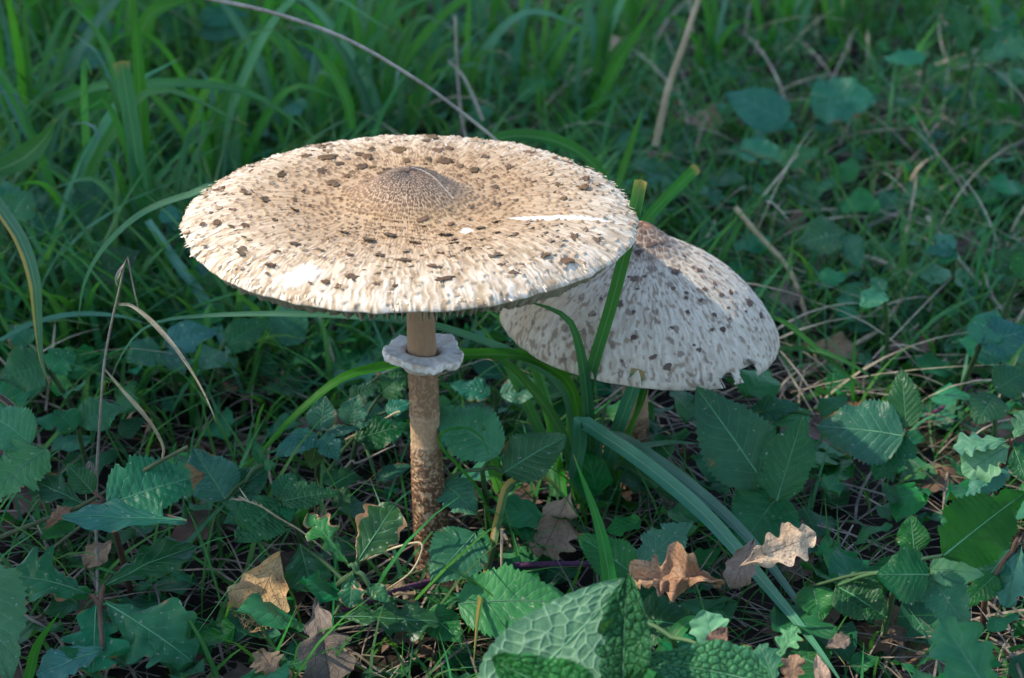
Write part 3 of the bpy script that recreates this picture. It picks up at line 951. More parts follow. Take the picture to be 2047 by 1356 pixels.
def add_scales(cap, root, centre_local, spots, mats, rs, nm='scale'):
    protos = [flake_mesh(1.0, rs, lift=rs.uniform(0.25, 0.9)) for _ in range(14)]
    ms = []
    for i, p in enumerate(protos):
        for mt in mats:
            q = p.copy(); q.materials.append(M[mt]); ms.append(q)
    for r, th, size in spots:
        if not clear(cap, r, th): continue
        p, out, tan, nor = cap.frame(r, th)
        o = bpy.data.objects.new(nm, ms[int(rs.integers(len(ms)))])
        COL.objects.link(o); o.parent = root
        a = rs.uniform(-0.5, 0.5)
        o2 = out * math.cos(a) + tan * math.sin(a); t2 = nor.cross(o2)
        k = size * Vector((rs.uniform(.7, 1.15), rs.uniform(.8, 1.5), rs.uniform(.7, 1.2)))
        mat = Matrix((o2 * k.x, t2 * k.y, nor * k.z)).transposed().to_4x4()
        mat.translation = p + nor * 0.0003 + centre_local
        o.matrix_local = mat
spots = []
for a, b in big:
    r, th = on_cap(cap1, CW1, a, b)
    if r < cap1.Rm * 0.97: spots.append((r, th, rs.uniform(0.0024, 0.0046)))
while len(spots) < 175:
    r = cap1.Rm * rs.uniform(0.24, 0.95); spots.append((r, rs.uniform(0, 6.283), 0.0012 + 0.0020 * rs.random() ** 2))
add_scales(cap1, c1o, Vector(), spots, ['scale'], rs)
spots = [(cap1.Rm * math.sqrt(rs.uniform(0.30, 0.96)), rs.uniform(0, 6.283), rs.uniform(0.0014, 0.0028)) for _ in range(110)]
add_scales(cap1, c1o, Vector(), spots, ['scale_tan'], rs)
sh = [(cap1.Rm * math.sqrt(rs.uniform(0.45, 0.975)), rs.uniform(0, 6.283), 1.0) for _ in range(750)]
sh = [q_ for q_ in sh if clear(cap1, q_[0], q_[1])]
t1 = put('skin_shreds', tufts_mesh(cap1, sh, rs, 0.0010, 0.0026, 0.22), M['fringe'], c1o); tag(t1, kind='stuff')
sh = [(0.0975 + rs.uniform(-0.002, 0.001), rs.uniform(0, 6.283), 1.0) for _ in range(330)]
t2 = put('margin_fringe', tufts_mesh(cap1, sh, rs, 0.0010, 0.0030, 0.4), M['fringe'], c1o); tag(t2, kind='stuff')

def paint_stem1(TH, Wv):
    h01 = Wv
    def sp(q): return (0.0022, 0.0030)
    z = h01 * 0.172
    nb = vnoise(TH * 60 / (2 * np.pi), z * 900, per=60, seed=31)
    fz = vnoise(TH * 90 / (2 * np.pi), z * 160, per=90, seed=32)
    # broken scaly plates in rough rows
    rad = np.arange(0.0005, 0.185, 0.0011)
    F1, F2, rid, du = cells(z + 0.0009 * (vnoise(TH * 12 / (2 * np.pi), z * 90, per=12, seed=33) - 0.5) * 2, TH, rad, np.full(len(rad), 0.0011), np.full(len(rad), 0.0017), 0.42, 34, girth=0.0068)
    saw = np.clip(0.5 - du, 0, 1)
    pat = sstep(0.0, 0.18, 0.66 * (0.6 + 0.7 * rid) - F1 + 0.55 * (nb - 0.5)) * np.where(rid > 0.18, 1, 0.2)
    dens = np.interp(z, [0, 0.045, 0.058, 0.064, 0.066, 0.078, 0.082, 0.098, 0.10], [1, 1, 0.85, 0.7, 0.25, 0.2, 0.6, 0.5, 0.0])
    pale = np.array((0.40, 0.26, 0.145)); br = np.array((0.10, 0.048, 0.022)); top = np.array((0.28, 0.17, 0.092))
    base = lerp3(pale, top, sstep(0.060, 0.105, z)) * (0.91 + 0.18 * fz)[..., None]
    m = pat * dens
    col = lerp3(base, br * 1.0, m)
    rg = np.zeros_like(z)
    for zc, a in ((0.0665, 1.0), (0.0795, 0.8), (0.060, 0.5)):
        d = z - zc - 0.0012 * (vnoise(TH * 9 / (2 * np.pi), TH * 0 + zc * 999, per=9, seed=35) - 0.5)
        rg = np.maximum(rg, a * np.exp(-(d / 0.0006) ** 2))
    col = lerp3(col, np.array((0.42, 0.30, 0.19)), rg * 0.5)
    h = 0.00055 * m * (0.5 + saw) + 0.0002 * (nb - 0.5) + 0.00035 * rg
    return col, h

so = put('stem', stem_mesh([Vector((0.004, 0, -0.010)), Vector((0.003, 0, 0.01)), Vector((0.0015, 0, 0.04)), Vector((0, 0, 0.10)), Vector((-0.001, 0, 0.182))],
                           [0.0088, 0.0078, 0.0069, 0.0066, 0.0064, 0.0062, 0.0060], paint_stem1), M['stem'], m1)

# the ring: a loose double collar round the stem
def ring_mesh(r_in, r_out, seed):
    NA = 260
    th = np.linspace(0, 2 * np.pi, NA, endpoint=False)
    wob = vnoise(th * 14 / (2 * np.pi), th * 0, per=14, seed=seed); w2 = vnoise(th * 45 / (2 * np.pi), th * 0 + 4, per=45, seed=seed)
    w3 = vnoise(th * 6 / (2 * np.pi), th * 0 + 9, per=6, seed=seed)
    ro = r_out * (0.88 + 0.16 * wob + 0.05 * w2 + 0.08 * (w3 - .5) + 0.05 * vnoise(th * 90 / (2 * np.pi), th * 0 + 6, per=90, seed=seed))
    lf = 0.0020 * (wob - 0.5) + 0.0022 * (w3 - 0.5)
    prof = [(0.0, -0.0046, 0), (0.02, -0.0005, 0), (0.10, 0.0016, 0), (0.35, 0.0022, 0.3), (0.7, 0.0020, 0.8), (0.90, 0.0026, 1.1), (0.97, 0.0024, 1.2), (1.0, 0.0014, 1.2), (0.985, -0.0003, 1.2), (0.93, -0.0014, 1.1),
            (0.75, -0.0022, 0.8), (0.45, -0.0030, 0.4), (0.2, -0.0056, 0.1), (0.08, -0.0075, 0)]
    V = np.zeros((NA, len(prof), 3))
    for k, (u, z, l) in enumerate(prof):
        r = r_in + (ro - r_in) * u
        V[:, k, 0] = r * np.cos(th); V[:, k, 1] = r * np.sin(th)
        V[:, k, 2] = z + lf * l * 1.5 + (0.0004 * (vnoise(th * 60 / (2 * np.pi), th * 0 + k, per=60, seed=seed) - 0.5) + 0.00025 * (vnoise(th * 130 / (2 * np.pi), th * 0 + k, per=130, seed=seed) - 0.5)) * (0.4 + l)
    C = np.zeros((NA, len(prof), 3))
    for k, (u, z, l) in enumerate(prof):
        nz = vnoise(th * 50 / (2 * np.pi), th * 0 + k * 1.3, per=50, seed=seed + 3)
        stain = np.clip((0.75 if 5 <= k <= 9 else 0.35) * sstep(0.45, 0.85, nz) + (0.5 if k < 2 or k > 11 else 0.0), 0, 1)
        C[:, k] = lerp3(np.array((0.66, 0.61, 0.55)), np.array((0.36, 0.24, 0.14)), stain)
    me = fast_mesh('ring', V.reshape(-1, 3), grid_faces(NA, len(prof), wrap_u=True))
    set_color(me, 'Col', C.reshape(-1, 3))
    return me
zr = P(845, 707, Y=0.0).z
rg = put('ring', ring_mesh(0.0075, 0.0186, 41), M['ring'], m1)
rg.location = (0.0005, 0, zr); rg.rotation_euler = (R(-3), R(4), 0)

# ---- the smaller bell-shaped mushroom behind it
Y2 = 0.088
p2 = P(1279, 648, Y=Y2)
base2 = P(1268, 960, Y=Y2 - 0.004)
m2 = thing('parasol_mushroom', Vector((p2.x - 0.002, Y2, 0)), 'smaller parasol mushroom with drooping bell-shaped cap half in shadow behind the flat one', 'mushroom')
R2 = 279 * px_m(p2)
H2 = 0.0535
cap2 = Cap([(0, H2), (R2 * 0.06, H2 * 0.985), (R2 * 0.16, H2 * 0.90), (R2 * 0.30, H2 * 0.78), (R2 * 0.48, H2 * 0.680), (R2 * 0.66, H2 * 0.545), (R2 * 0.80, H2 * 0.395), (R2 * 0.92, H2 * 0.20),
            (R2 * 0.985, H2 * 0.02), (R2 * 0.99, -H2 * 0.05)], R2 * 0.992, tilt=(-0.10, 0.0))
C2 = Vector((p2.x, Y2, p2.z)) - Vector(m2.location)
CW2 = Vector((p2.x, Y2, p2.z))
def paint2(TH, RHO, W):
    r = RHO * cap2.Rm
    s_ = W * 0.088
    x, y = r * np.cos(TH), r * np.sin(TH)
    warp = (vnoise(TH * 30 / (2 * np.pi), s_ * 300, per=30, seed=51) - 0.5)
    wob = (vnoise(TH * 70 / (2 * np.pi), s_ * 300, per=70, seed=52) - 0.5)
    f1 = vnoise(TH * 420 / (2 * np.pi) + wob * 2.2, s_ * 230, per=420, seed=53)
    f2 = vnoise(TH * 260 / (2 * np.pi) + wob * 1.6, s_ * 420, per=260, seed=54)
    fib = np.clip(0.5 + 1.7 * (0.65 * f1 + 0.35 * f2 - 0.5), 0, 1)
    nb = vnoise(TH * 320 / (2 * np.pi), s_ * 800, per=320, seed=55)
    def sp(q):
        if q < 0.3: return 0.0025, 0.0030
        return 0.0046, 0.0054
    F1, F2, rid, du = cells(s_ * cap2.Rm / 0.088, TH + 0.05 * warp, *rings(cap2.Rm, sp), 0.42, 57)
    size = np.interp(RHO, [0, 0.25, 0.4, 1.0], [0.8, 0.46, 0.30, 0.24]) * (0.4 + 0.8 * rid)
    isl = sstep(0.0, 0.12, size - F1 + 0.40 * (nb - 0.5)) * np.where(rid > np.interp(RHO, [0.2, 0.5, 1.0], [0.1, 0.70, 0.82]), 1, 0.05)
    top = sstep(0.36, 0.14, RHO + 0.12 * (nb - 0.5))
    light = lerp3(np.array((0.38, 0.315, 0.235)), np.array((0.54, 0.475, 0.375)), fib)
    blot = vnoise(x * 60 + 33, y * 60 + 33, seed=58)
    # flecks: fine brown dashes between the fibres
    dash = vnoise(TH * 290 / (2 * np.pi) + wob * 1.2, s_ * 430, per=290, seed=63)
    fl = sstep(0.66, 0.80, dash + 0.16 * (blot - 0.5) + 0.10 * sstep(0.9, 0.35, RHO))
    stain = sstep(0.45, 0.75, vnoise(x * 40 + 5, y * 40 + 5, seed=59)) * sstep(-0.01, -0.045, x)
    light = lerp3(light, np.array((0.42, 0.30, 0.16)), stain * 0.55)
    col = lerp3(light, np.array((0.22, 0.152, 0.095)), fl * 0.8)
    col = lerp3(col, np.array((0.165, 0.115, 0.085)), isl * 0.8)
    crack = sstep(0.08, 0.22, F2 - F1)
    tc = lerp3(np.array((0.36, 0.28, 0.215)), np.array((0.155, 0.105, 0.080)), crack)
    tc = lerp3(tc, np.array((0.27, 0.13, 0.07)), sstep(0.10, 0.0, RHO) * 0.8)
    col = lerp3(col, tc, top)
    h = 0.00022 * (fib - 0.5) * sstep(0.15, 0.4, RHO) + 0.0003 * isl + 0.0002 * (nb - 0.5) + 0.0014 * (vnoise(TH * 11 / (2 * np.pi), RHO * 3, per=11, seed=60) - 0.5) * RHO
    rim = 1 + sstep(0.86, 1, RHO) * (0.03 * (vnoise(TH * 20 / (2 * np.pi), TH * 0, per=20, seed=61) - 0.5) + 0.012 * (vnoise(TH * 120 / (2 * np.pi), TH * 0, per=120, seed=62) - 0.5))
    return np.clip(col, 0.01, 0.9), h, rim
me2 = build_cap(cap2, 1050, 170, paint2, [(R2 * 0.93, 0.001), (R2 * 0.75, H2 * 0.30), (R2 * 0.4, H2 * 0.62), (R2 * 0.1, H2 * 0.8), (0.001, H2 * 0.8)])
# two bites out of the margin
import bmesh
bm = bmesh.new(); bm.from_mesh(me2)
bites = []
for a, b, sx, sy in ((1455, 768, 14, 26), (1496, 746, 17, 28)):
    bites.append((a, b, sx, sy))
kill = []
org = Vector(m2.location) + C2
for f in bm.faces:
    w = f.calc_center_median() + org
    if w.y > Y2 + 0.01: continue
    a, b = proj(w)
    j = 0.25 * math.sin(a * 0.9) * math.cos(b * 0.7)
    for ba, bb, sx, sy in bites:
        if ((a - ba) / sx) ** 2 + ((b - bb) / sy) ** 2 < 1 + j:
            kill.append(f); break
bmesh.ops.delete(bm, geom=kill, context='FACES')
bm.to_mesh(me2); bm.free()
c2o = put('cap', me2, M['cap'], m2); c2o.location = C2
gl2 = put('gills', gill_mesh(cap2, 120, 0.008, R2 * 0.93, ([0, R2 * 0.1, R2 * 0.4, R2 * 0.75, R2 * 0.93], [H2 * 0.8, H2 * 0.8, H2 * 0.62, H2 * 0.30, 0.002]), 0.008, 5), M['flesh'], c2o)
tag(gl2, kind='stuff')
rs = np.random.default_rng(33)
spots = []
for a, b in [(1197,547),(1268,545),(1298,538),(1318,552),(1347,545),(1396,540),(1368,524),(1272,585),(1289,571),(1337,584),(1371,580),(1348,566),(1408,580),(1427,567),(1309,609),(1356,612),(1400,607),(1428,604),
             (1446,617),(1320,655),(1375,662),(1301,656),(1459,650),(1472,656),(1448,680),(1412,684),(1355,719),(1358,716),(1492,690),(1440,590),(1459,585),(1480,520),(1440,540),(1520,630),(1270,600),(1100,640),
             (1152,621),(1057,625),(1075,668),(1118,704),(1500,560),(1460,498),(1400,500),(1494,600),(1240,530),(1232,548),(1510,590),(1420,520)]:
    r, th = on_cap(cap2, CW2, a, b)
    if r < cap2.Rm * 0.96: spots.append((r, th, rs.uniform(0.0020, 0.0034)))
while len(spots) < 80:
    spots.append((cap2.Rm * math.sqrt(rs.uniform(0.08, 0.9)), rs.uniform(0, 6.283), rs.uniform(0.0010, 0.0020)))
_fl = flake_mesh
def flake_flat(size, rs, n=7, lift=0.2):
    return _fl(size, rs, n, 0.15)
flake_mesh = flake_flat
add_scales(cap2, c2o, Vector(), spots, ['scale_grey'], rs)
flake_mesh = _fl
sh = [(cap2.Rm * rs.uniform(0.955, 0.99), rs.uniform(0, 6.283), 1.0) for _ in range(160)]
t2 = put('margin_fringe', tufts_mesh(cap2, sh, rs, 0.0008, 0.0018, 0.1), M['flesh'], c2o); tag(t2, kind='stuff')
bl = base2 - Vector(m2.location)
put('stem', stem_mesh([Vector((bl.x, bl.y, -0.02)), Vector((bl.x, bl.y, 0.02)), Vector((0.0, 0, p2.z)), Vector((C2.x, 0, p2.z + H2 * 0.8))],
                      [0.0075, 0.0066, 0.0060, 0.0054, 0.0052], paint_stem1, 90, 200), M['stem'], m2)

# ------------------------------------------------------------------ grass tufts and single blades
def tuft(label, base, blades, group=None, name='grass_tuft', cat='grass'):
    """blades: (points (px, py, Y), width px, material, extras)"""
    root = thing(name, Vector((base.x, base.y, 0)), label, cat, group)
    for b in blades:
        kw = dict(b[3]) if len(b) > 3 else {}
        blade('blade', b[0], b[1], b[2], root, **kw)
    return root

gA = P(1172, 1010, z=0.0)
tuft('big dark green grass tuft growing between the two mushroom stems', gA, [
    ([(1168, 1010, .045), (1170, 880, .035), (1176, 770, .025), (1222, 610, .012), (1258, 470, .006), (1281, 362, .004)], 25, 'grass_dark', dict(blunt=True, fold=.3, face=.1, base=.8)),
    ([(1180, 1005, .045), (1178, 860, .03), (1168, 745, .022), (1146, 655, .02), (1112, 622, .02), (1035, 597, .03)], 25, 'grass_dark', dict(face=.2)),
    ([(1165, 1015, .05), (1150, 900, .05), (1125, 780, .052), (1040, 712, .05), (940, 672, .045), (840, 645, .042), (700, 631, .04), (560, 627, .035), (430, 630, .03), (330, 640, .025), (278, 664, .022), (240, 715, .02), (214, 780, .02)], 16, 'grass_pale', dict(n=44, face=.3)),
    ([(1175, 1015, .05), (1160, 880, .05), (1140, 770, .05), (1060, 715, .048), (960, 707, .042), (860, 716, .04), (760, 733, .036), (680, 757, .03), (590, 830, .02), (500, 925, .008), (390, 1003, .0)], 23, 'grass_bright', dict(n=40, face=.35)),
    ([(1190, 1010, .045), (1215, 920, .035), (1245, 830, .025), (1266, 775, .02), (1276, 740, .02)], 28, 'grass_teal', dict(blunt=True, face=.1)),
    ([(1225, 1010, .05), (1250, 890, .045), (1278, 810, .035), (1291, 760, .03), (1286, 741, .028)], 18, 'grass_dark', dict(blunt=True)),
    ([(1150, 1000, .06), (1140, 900, .065), (1140, 820, .07), (1136, 752, .075)], 17, 'grass_bright', dict(blunt=True, face=.1)),
    ([(1120, 1000, .07), (1112, 900, .075), (1090, 800, .08), (1060, 720, .085), (1000, 640, .09), (955, 610, .095)], 22, 'grass', dict(face=.3)),
    ([(1110, 990, .08), (1085, 880, .09), (1040, 780, .095), (990, 690, .10), (950, 640, .10)], 24, 'grass', dict(face=.3)),
    ([(1160, 1005, .06), (1120, 860, .06), (1050, 760, .055), (1000, 720, .05), (900, 700, .05)], 22, 'grass_dark', dict(face=.4)),
    ([(1200, 1000, .05), (1195, 930, .05), (1200, 860, .055), (1215, 800, .06)], 18, 'grass_dark'),
    ([(1180, 1010, .05), (1183, 960, .05), (1190, 910, .048), (1195, 880, .05)], 15, 'grass_bright'),
    ([(1205, 1015, .05), (1212, 960, .05), (1222, 915, .05), (1222, 880, .05)], 14, 'grass_bright'),
    ([(1130, 1010, .06), (1120, 940, .06), (1105, 880, .06), (1095, 830, .06)], 16, 'grass_bright'),
    ([(1185, 1015, .045), (1150, 960, .03), (1160, 880, .02), (1158, 842, .018), (1195, 862, .015), (1300, 935, -.02), (1420, 1040, -.055), (1545, 1185, -.09), (1630, 1290, -.125), (1700, 1390, -.16)], 34, 'grass_teal', dict(n=44, face=.45, fold=.2)),
    ([(1200, 1015, .05), (1190, 930, .04), (1210, 870, .03), (1270, 890, .01), (1400, 985, -.02), (1500, 1080, -.05), (1600, 1210, -.09), (1690, 1330, -.125)], 26, 'grass_teal', dict(n=40, face=.5, fold=.3)),
    ([(1195, 1010, .05), (1230, 930, .04), (1300, 960, .03), (1390, 1020, .02), (1440, 1070, .01), (1540, 1190, -.02)], 28, 'grass_dark', dict(n=30, face=.5)),
    ([(1215, 1005, .06), (1250, 910, .06), (1330, 885, .05), (1405, 888, .04)], 17, 'grass_teal', dict(face=.5)),
])

single = [
    ([(60, 400, .42), (90, 330, .41), (118, 250, .40), (146, 212, .40)], 17, 'grass_teal', dict(face=.2), 'pale teal grass blade bending over near the spear-shaped leaf'),
    ([(110, 205, .42), (200, 172, .42), (300, 166, .42), (420, 170, .42), (520, 196, .42), (640, 282, .42)], 20, 'grass', dict(n=30, face=.4), 'long green grass blade arching level behind the pale teal blade'),
    ([(365, 320, .46), (392, 230, .46), (418, 168, .46), (440, 164, .46), (520, 190, .46)], 18, 'grass_bright', dict(n=26, face=.3), 'bright green grass blade kinked over like a hook'),
    ([(405, 290, .48), (430, 230, .48), (450, 175, .48)], 18, 'grass_bright', dict(face=.1), 'bright upright grass blade under the hooked one'),
    ([(268, 100, .5), (285, 55, .5), (315, 18, .5), (420, -12, .5)], 26, 'grass', dict(n=22, face=.3), 'grass blade curving over the broad bramble leaves far back'),
    ([(-30, 110, .45), (20, 190, .44), (50, 260, .43), (68, 300, .42)], 26, 'grass_teal', dict(face=.2), 'teal grass blade slanting down over the far bramble leaves'),
    ([(-20, 345, .3), (40, 318, .3), (85, 280, .3), (112, 240, .3)], 44, 'grass_dark', dict(face=.2), 'broad spear-shaped dark grass leaf beside the drooping yellow-edged blade'),
    ([(520, 50, .6), (585, 110, .6), (640, 200, .6), (665, 290, .6)], 30, 'grass', dict(n=20, face=.3), 'wide green grass blade bowed under the long dry stem'),
    ([(1150, 290, .6), (1195, 205, .6), (1245, 110, .6), (1330, -20, .6)], 24, 'grass', dict(n=20, face=.2), 'wide blurred grass blade slanting beside the thick tan stalk'),
    ([(295, 440, .26), (350, 520, .24), (420, 622, .22), (495, 810, .19)], 21, 'grass_teal', dict(n=22, face=.3), 'long teal grass blade slanting down behind the arching thin blade'),
    ([(370, 470, .27), (420, 560, .26), (479, 648, .25)], 20, 'grass_teal', dict(n=16, face=.3), 'short teal grass blade ending in a dry tip near the flat cap'),
    ([(265, 400, .3), (290, 500, .3), (312, 630, .29)], 17, 'grass_teal', dict(n=16, face=.3), 'narrow teal grass blade below the pale cut-off blade'),
    ([(1255, 1430, -.115), (1236, 1330, -.115), (1224, 1200, -.11), (1200, 1060, -.10), (1146, 908, -.09)], 30, 'grass', dict(face=.2, base=.9), 'upright pointed green grass blade standing in front of the big tuft'),
    ([(1120, 985, .03), (1090, 955, .01), (1040, 957, -.01), (1012, 975, -.02), (1000, 1020, -.025), (978, 1120, -.045), (958, 1215, -.085), (946, 1330, -.125)], 17, 'grass_yellow', dict(n=34, face=.3), 'kinked yellowing grass blade with brown blotches beside the brown oak leaf'),
    ([(1000, 985, .02), (985, 930, .01), (972, 880, .0), (965, 848, -.005)], 26, 'grass', dict(face=.2, base=.8), 'short stiff green grass blade between two lit bramble leaves'),
    ([(985, 1060, .0), (960, 985, -.005), (915, 930, -.01), (884, 895, -.01), (882, 868, -.012), (920, 855, -.012), (960, 872, -.015), (985, 930, -.015)], 8, 'grass_bright', dict(n=40), 'thin pale green grass blade looping over beside the ringed stem'),
    ([(1300, 1430, -.13), (1305, 1350, -.125), (1345, 1275, -.12), (1375, 1243, -.115), (1398, 1246, -.11), (1408, 1300, -.11)], 32, 'grass', dict(n=32, face=.4), 'folded light green grass blade beside the netted pale leaf'),
    ([(40, 1420, -.12), (58, 1350, -.12), (75, 1290, -.115), (118, 1226, -.11)], 20, 'grass_bright', dict(face=.3), 'short bright grass blade with brown tip by the big serrated leaf'),
    ([(330, 620, .30), (312, 540, .30), (290, 440, .30), (266, 270, .29), (243, 125, .28)], 31, 'grass_pale', dict(blunt=True, face=.1, base=.9), 'broad pale teal grass blade with cut-off top standing upright'),
    ([(330, 640, .34), (310, 500, .34), (288, 330, .34), (276, 120, .33), (262, -60, .32)], 36, 'grass', dict(face=.1, base=.9), 'broad green grass blade rising just behind the pale teal one'),
    ([(500, 520, .10), (440, 380, .09), (380, 388, .085), (285, 425, .08), (210, 492, .08), (168, 568, .08), (155, 660, .08)], 14, 'grass_pale', dict(n=36, face=.4), 'thin pale grass blade arching out from under the flat cap'),
    ([(-60, 330, .10), (0, 415, .09), (42, 480, .08), (68, 560, .07), (76, 650, .065), (84, 725, .06), (100, 770, .055)], 27, 'grass_edge', dict(n=30, face=.3, base=.9), 'drooping teal grass blade with yellow edge'),
    ([(0, 680, .06), (70, 645, .07), (150, 628, .08), (240, 632, .09), (300, 650, .10)], 12, 'grass_teal', dict(n=24, face=.4), 'thin teal grass blade crossing the yellow-edged blade'),
    ([(1200, 560, .25), (1300, 430, .25), (1393, 335, .24)], 22, 'grass', dict(blunt=True, face=.2), 'blunt green grass blade slanting up behind the second mushroom'),
    ([(1225, 400, .30), (1248, 330, .30), (1286, 212, .29)], 15, 'grass', dict(face=.1), 'thin upright grass blade behind the edge of the flat cap'),
    ([(960, 330, .25), (1000, 275, .25), (1090, 275, .25), (1165, 308, .25), (1215, 365, .25), (1250, 440, .25)], 27, 'grass_dark', dict(n=30, face=.4), 'dark green grass blade arching behind the flat cap'),
    ([(1500, 640, .12), (1560, 640, .12), (1650, 712, .11), (1745, 795, .10)], 12, 'grass_dark', dict(n=22, face=.4), 'thin dark grass blade slanting away from the bell-shaped cap'),
    ([(1500, 700, .13), (1560, 697, .12), (1640, 702, .11), (1730, 745, .10), (1765, 780, .10)], 12, 'grass_dark', dict(n=24, face=.4), 'thin dark grass blade leaving the bell-shaped cap almost level'),
    ([(1770, 1420, -.1), (1772, 1330, -.095), (1766, 1240, -.09), (1762, 1170, -.085)], 12, 'grass', dict(face=.1), 'slim upright grass blade in front of the holed brown leaf'),
    ([(1735, 1300, -.07), (1800, 1260, -.07), (1840, 1215, -.07), (1862, 1168, -.068)], 17, 'grass_yellow', dict(blunt=True), 'curved yellow-green grass blade with broken end under the bramble leaves'),
    ([(1730, 1300, -.06), (1830, 1265, -.06), (1910, 1252, -.06), (1990, 1262, -.06)], 13, 'grass_teal', dict(n=22), 'low teal grass blade lying under the yellow-green one'),
    ([(1960, 1420, -.1), (2010, 1340, -.095), (1985, 1290, -.09), (1930, 1272, -.085)], 14, 'grass', dict(n=22), 'bent grass blade behind the grey-green oak leaf'),
    ([(470, 1180, .0), (440, 1130, .0), (500, 1090, .0), (560, 1080, .01)], 8, 'grass', dict(n=22), 'fine grass blade above the tan crumpled leaf'),
    ([(1080, 1240, -.05), (1120, 1210, -.05), (1150, 1160, -.045), (1170, 1105, -.04)], 8, 'grass_bright', dict(n=18), 'short curved grass blade in front of the purple runner'),
    ([(705, 260, .40), (690, 190, .40), (640, 110, .40), (590, 80, .40)], 22, 'grass', dict(face=.3), 'bowed grass blade behind the flat cap beside the long dry stalk'),
]
for spec, w, mt, kw, lab in single:
    tag(blade('grass_shoot', spec, w, mt, **kw), lab, 'grass blade')

# blurred tufts further back: blades fan from a spot on the ground
def fan(px, py, n, hmin, hmax, wpx, lean, label, group, mats=('grass', 'grass', 'grass_bright', 'grass_bright', 'grass_teal', 'grass_pale', 'grass_dark')):
    g = P(px, py, z=0.0)
    root = thing('grass_tuft', Vector((g.x, g.y, 0)), label, 'grass', group)
    for i in range(n):
        a = random.uniform(0, 6.283); h = random.uniform(hmin, hmax)
        l = h * random.uniform(0.2, 1.1)
        dx, dy = math.cos(a) * l + lean * h, math.sin(a) * l * 0.8
        b = g + Vector((random.uniform(-.015, .015), random.uniform(-.015, .015), -.003))
        pts = [b, b + Vector((dx * .2, dy * .2, h * .5)), b + Vector((dx * .55, dy * .55, h * .88)), b + Vector((dx, dy, h * random.uniform(.7, 1.05)))]
        me = blade_mesh(pts, wpx * px_m(g) * random.uniform(.6, 1.15), n=14, face=.3, off=Vector(root.location))
        put('blade', me, M[random.choice(mats)], root)
    return root
fans = [(330, 600, 11, .10, .20, 20, -.1), (150, 560, 8, .08, .18, 20, .1), (440, 420, 10, .08, .18, 19, .1), (60, 330, 8, .08, .17, 18, 0), (600, 330, 9, .08, .16, 18, .1), (720, 300, 12, .10, .20, 17, .0), (770, 330, 8, .08, .16, 18, .1),
        (480, 200, 9, .08, .18, 16, .0), (250, 230, 8, .08, .18, 17, 0), (900, 250, 8, .06, .14, 16, 0), (1050, 210, 9, .08, .16, 16, 0), (1180, 260, 8, .08, .18, 16, .1), (1000, 110, 8, .08, .16, 15, 0),
        (560, 90, 8, .08, .16, 16, .1), (100, 120, 7, .08, .16, 16, 0), (1250, 110, 9, .08, .18, 15, .1), (1420, 180, 7, .06, .14, 14, 0), (1560, 110, 8, .06, .14, 14, 0), (1700, 90, 8, .06, .14, 14, 0), (1850, 60, 7, .06, .14, 14, .0),
        (1980, 120, 6, .06, .12, 14, 0), (1400, 40, 8, .08, .15, 14, .1), (850, 60, 8, .08, .16, 15, 0), (350, 60, 7, .08, .16, 15, 0), (690, 60, 9, .08, .17, 15, 0)]
ZONES = [(300, 'behind the bent dry stalk'), (560, 'near the pale teal blade'), (950, 'by the long arching dry stem'), (1350, 'between brittle stem and tan stalk'), (1800, 'beyond the thick tan stalk'), (9999, 'by the long grey twig')]
def zone(px):
    return next(t for a, t in ZONES if px < a)
for f in fans:
    fan(*f, 'blurred %s clump of %s green grass ' % ('tall' if f[4] >= .18 else 'low', 'broad' if f[5] >= 17 else 'narrow') + zone(f[0]), '%s %s grass clumps ' % ('tall' if f[4] >= .18 else 'low', 'broad' if f[5] >= 17 else 'narrow') + zone(f[0]))

# ------------------------------------------------------------------ dry stalks, twigs and runners
def stalk(label, spec, rpx, mat, cat='stalk', name='dry_stalk', n=None, rad=None, group=None, wob=.08):
    pts = bpts(spec)
    r = rpx * px_m(pts[len(pts) // 2]) * .5
    o = tube(name, pts, rad and [r * k for k in rad] or [r, r * .7], M[mat], None, 7, n or max(16, len(pts) * 7), wob)
    return tag(o, label, cat, group)

# the bent dry stalk at the left with two hanging withered blades
sY = -.01
g = P(196, 1195, Y=sY)
ds = thing('dry_stalk', Vector((g.x, g.y, 0)), 'tall dry grass stalk bent over at the top with withered hanging blades', 'stalk')
pl = px_m(g)
tube('stalk', bpts([(196, 1195, sY), (192, 1000, sY), (203, 790, sY), (214, 690, sY), (236, 590, sY), (252, 519, sY), (257, 523, sY), (264, 560, sY), (276, 615, sY)]), [3.4 * pl, 3.2 * pl, 2.6 * pl, 2.3 * pl, 1.5 * pl], M['straw_grey'], ds, 7, 60, .06)
blade('withered_blade', [(235, 609, sY), (262, 611, sY - .003), (300, 640, sY - .006), (350, 695, sY - .01), (390, 750, sY - .012), (415, 800, sY - .014), (433, 848, sY - .015)], 10, 'straw', ds, n=36, twist=4, fold=.6)
blade('withered_blade', [(208, 740, sY), (240, 775, sY - .004), (280, 820, sY - .008), (312, 862, sY - .01), (328, 895, sY - .012), (326, 925, sY - .012), (340, 965, sY - .014), (333, 1000, sY - .014)], 9, 'straw', ds, n=36, twist=5, fold=.6)
blade('withered_blade', [(250, 525, sY), (240, 540, sY), (232, 560, sY), (237, 575, sY)], 8, 'straw_grey', ds, n=16, twist=2, fold=.6)
blade('withered_blade', [(192, 990, sY), (186, 935, sY - .002), (178, 926, sY - .004), (170, 960, sY - .004), (175, 1020, sY - .004)], 9, 'straw_grey', ds, n=20, twist=2, fold=.5)
blade('withered_blade', [(196, 1190, sY), (178, 1120, sY - .004), (182, 1060, sY - .006), (212, 1080, sY - .006), (215, 1055, sY - .006)], 9, 'straw_grey', ds, n=20, twist=2, fold=.5)

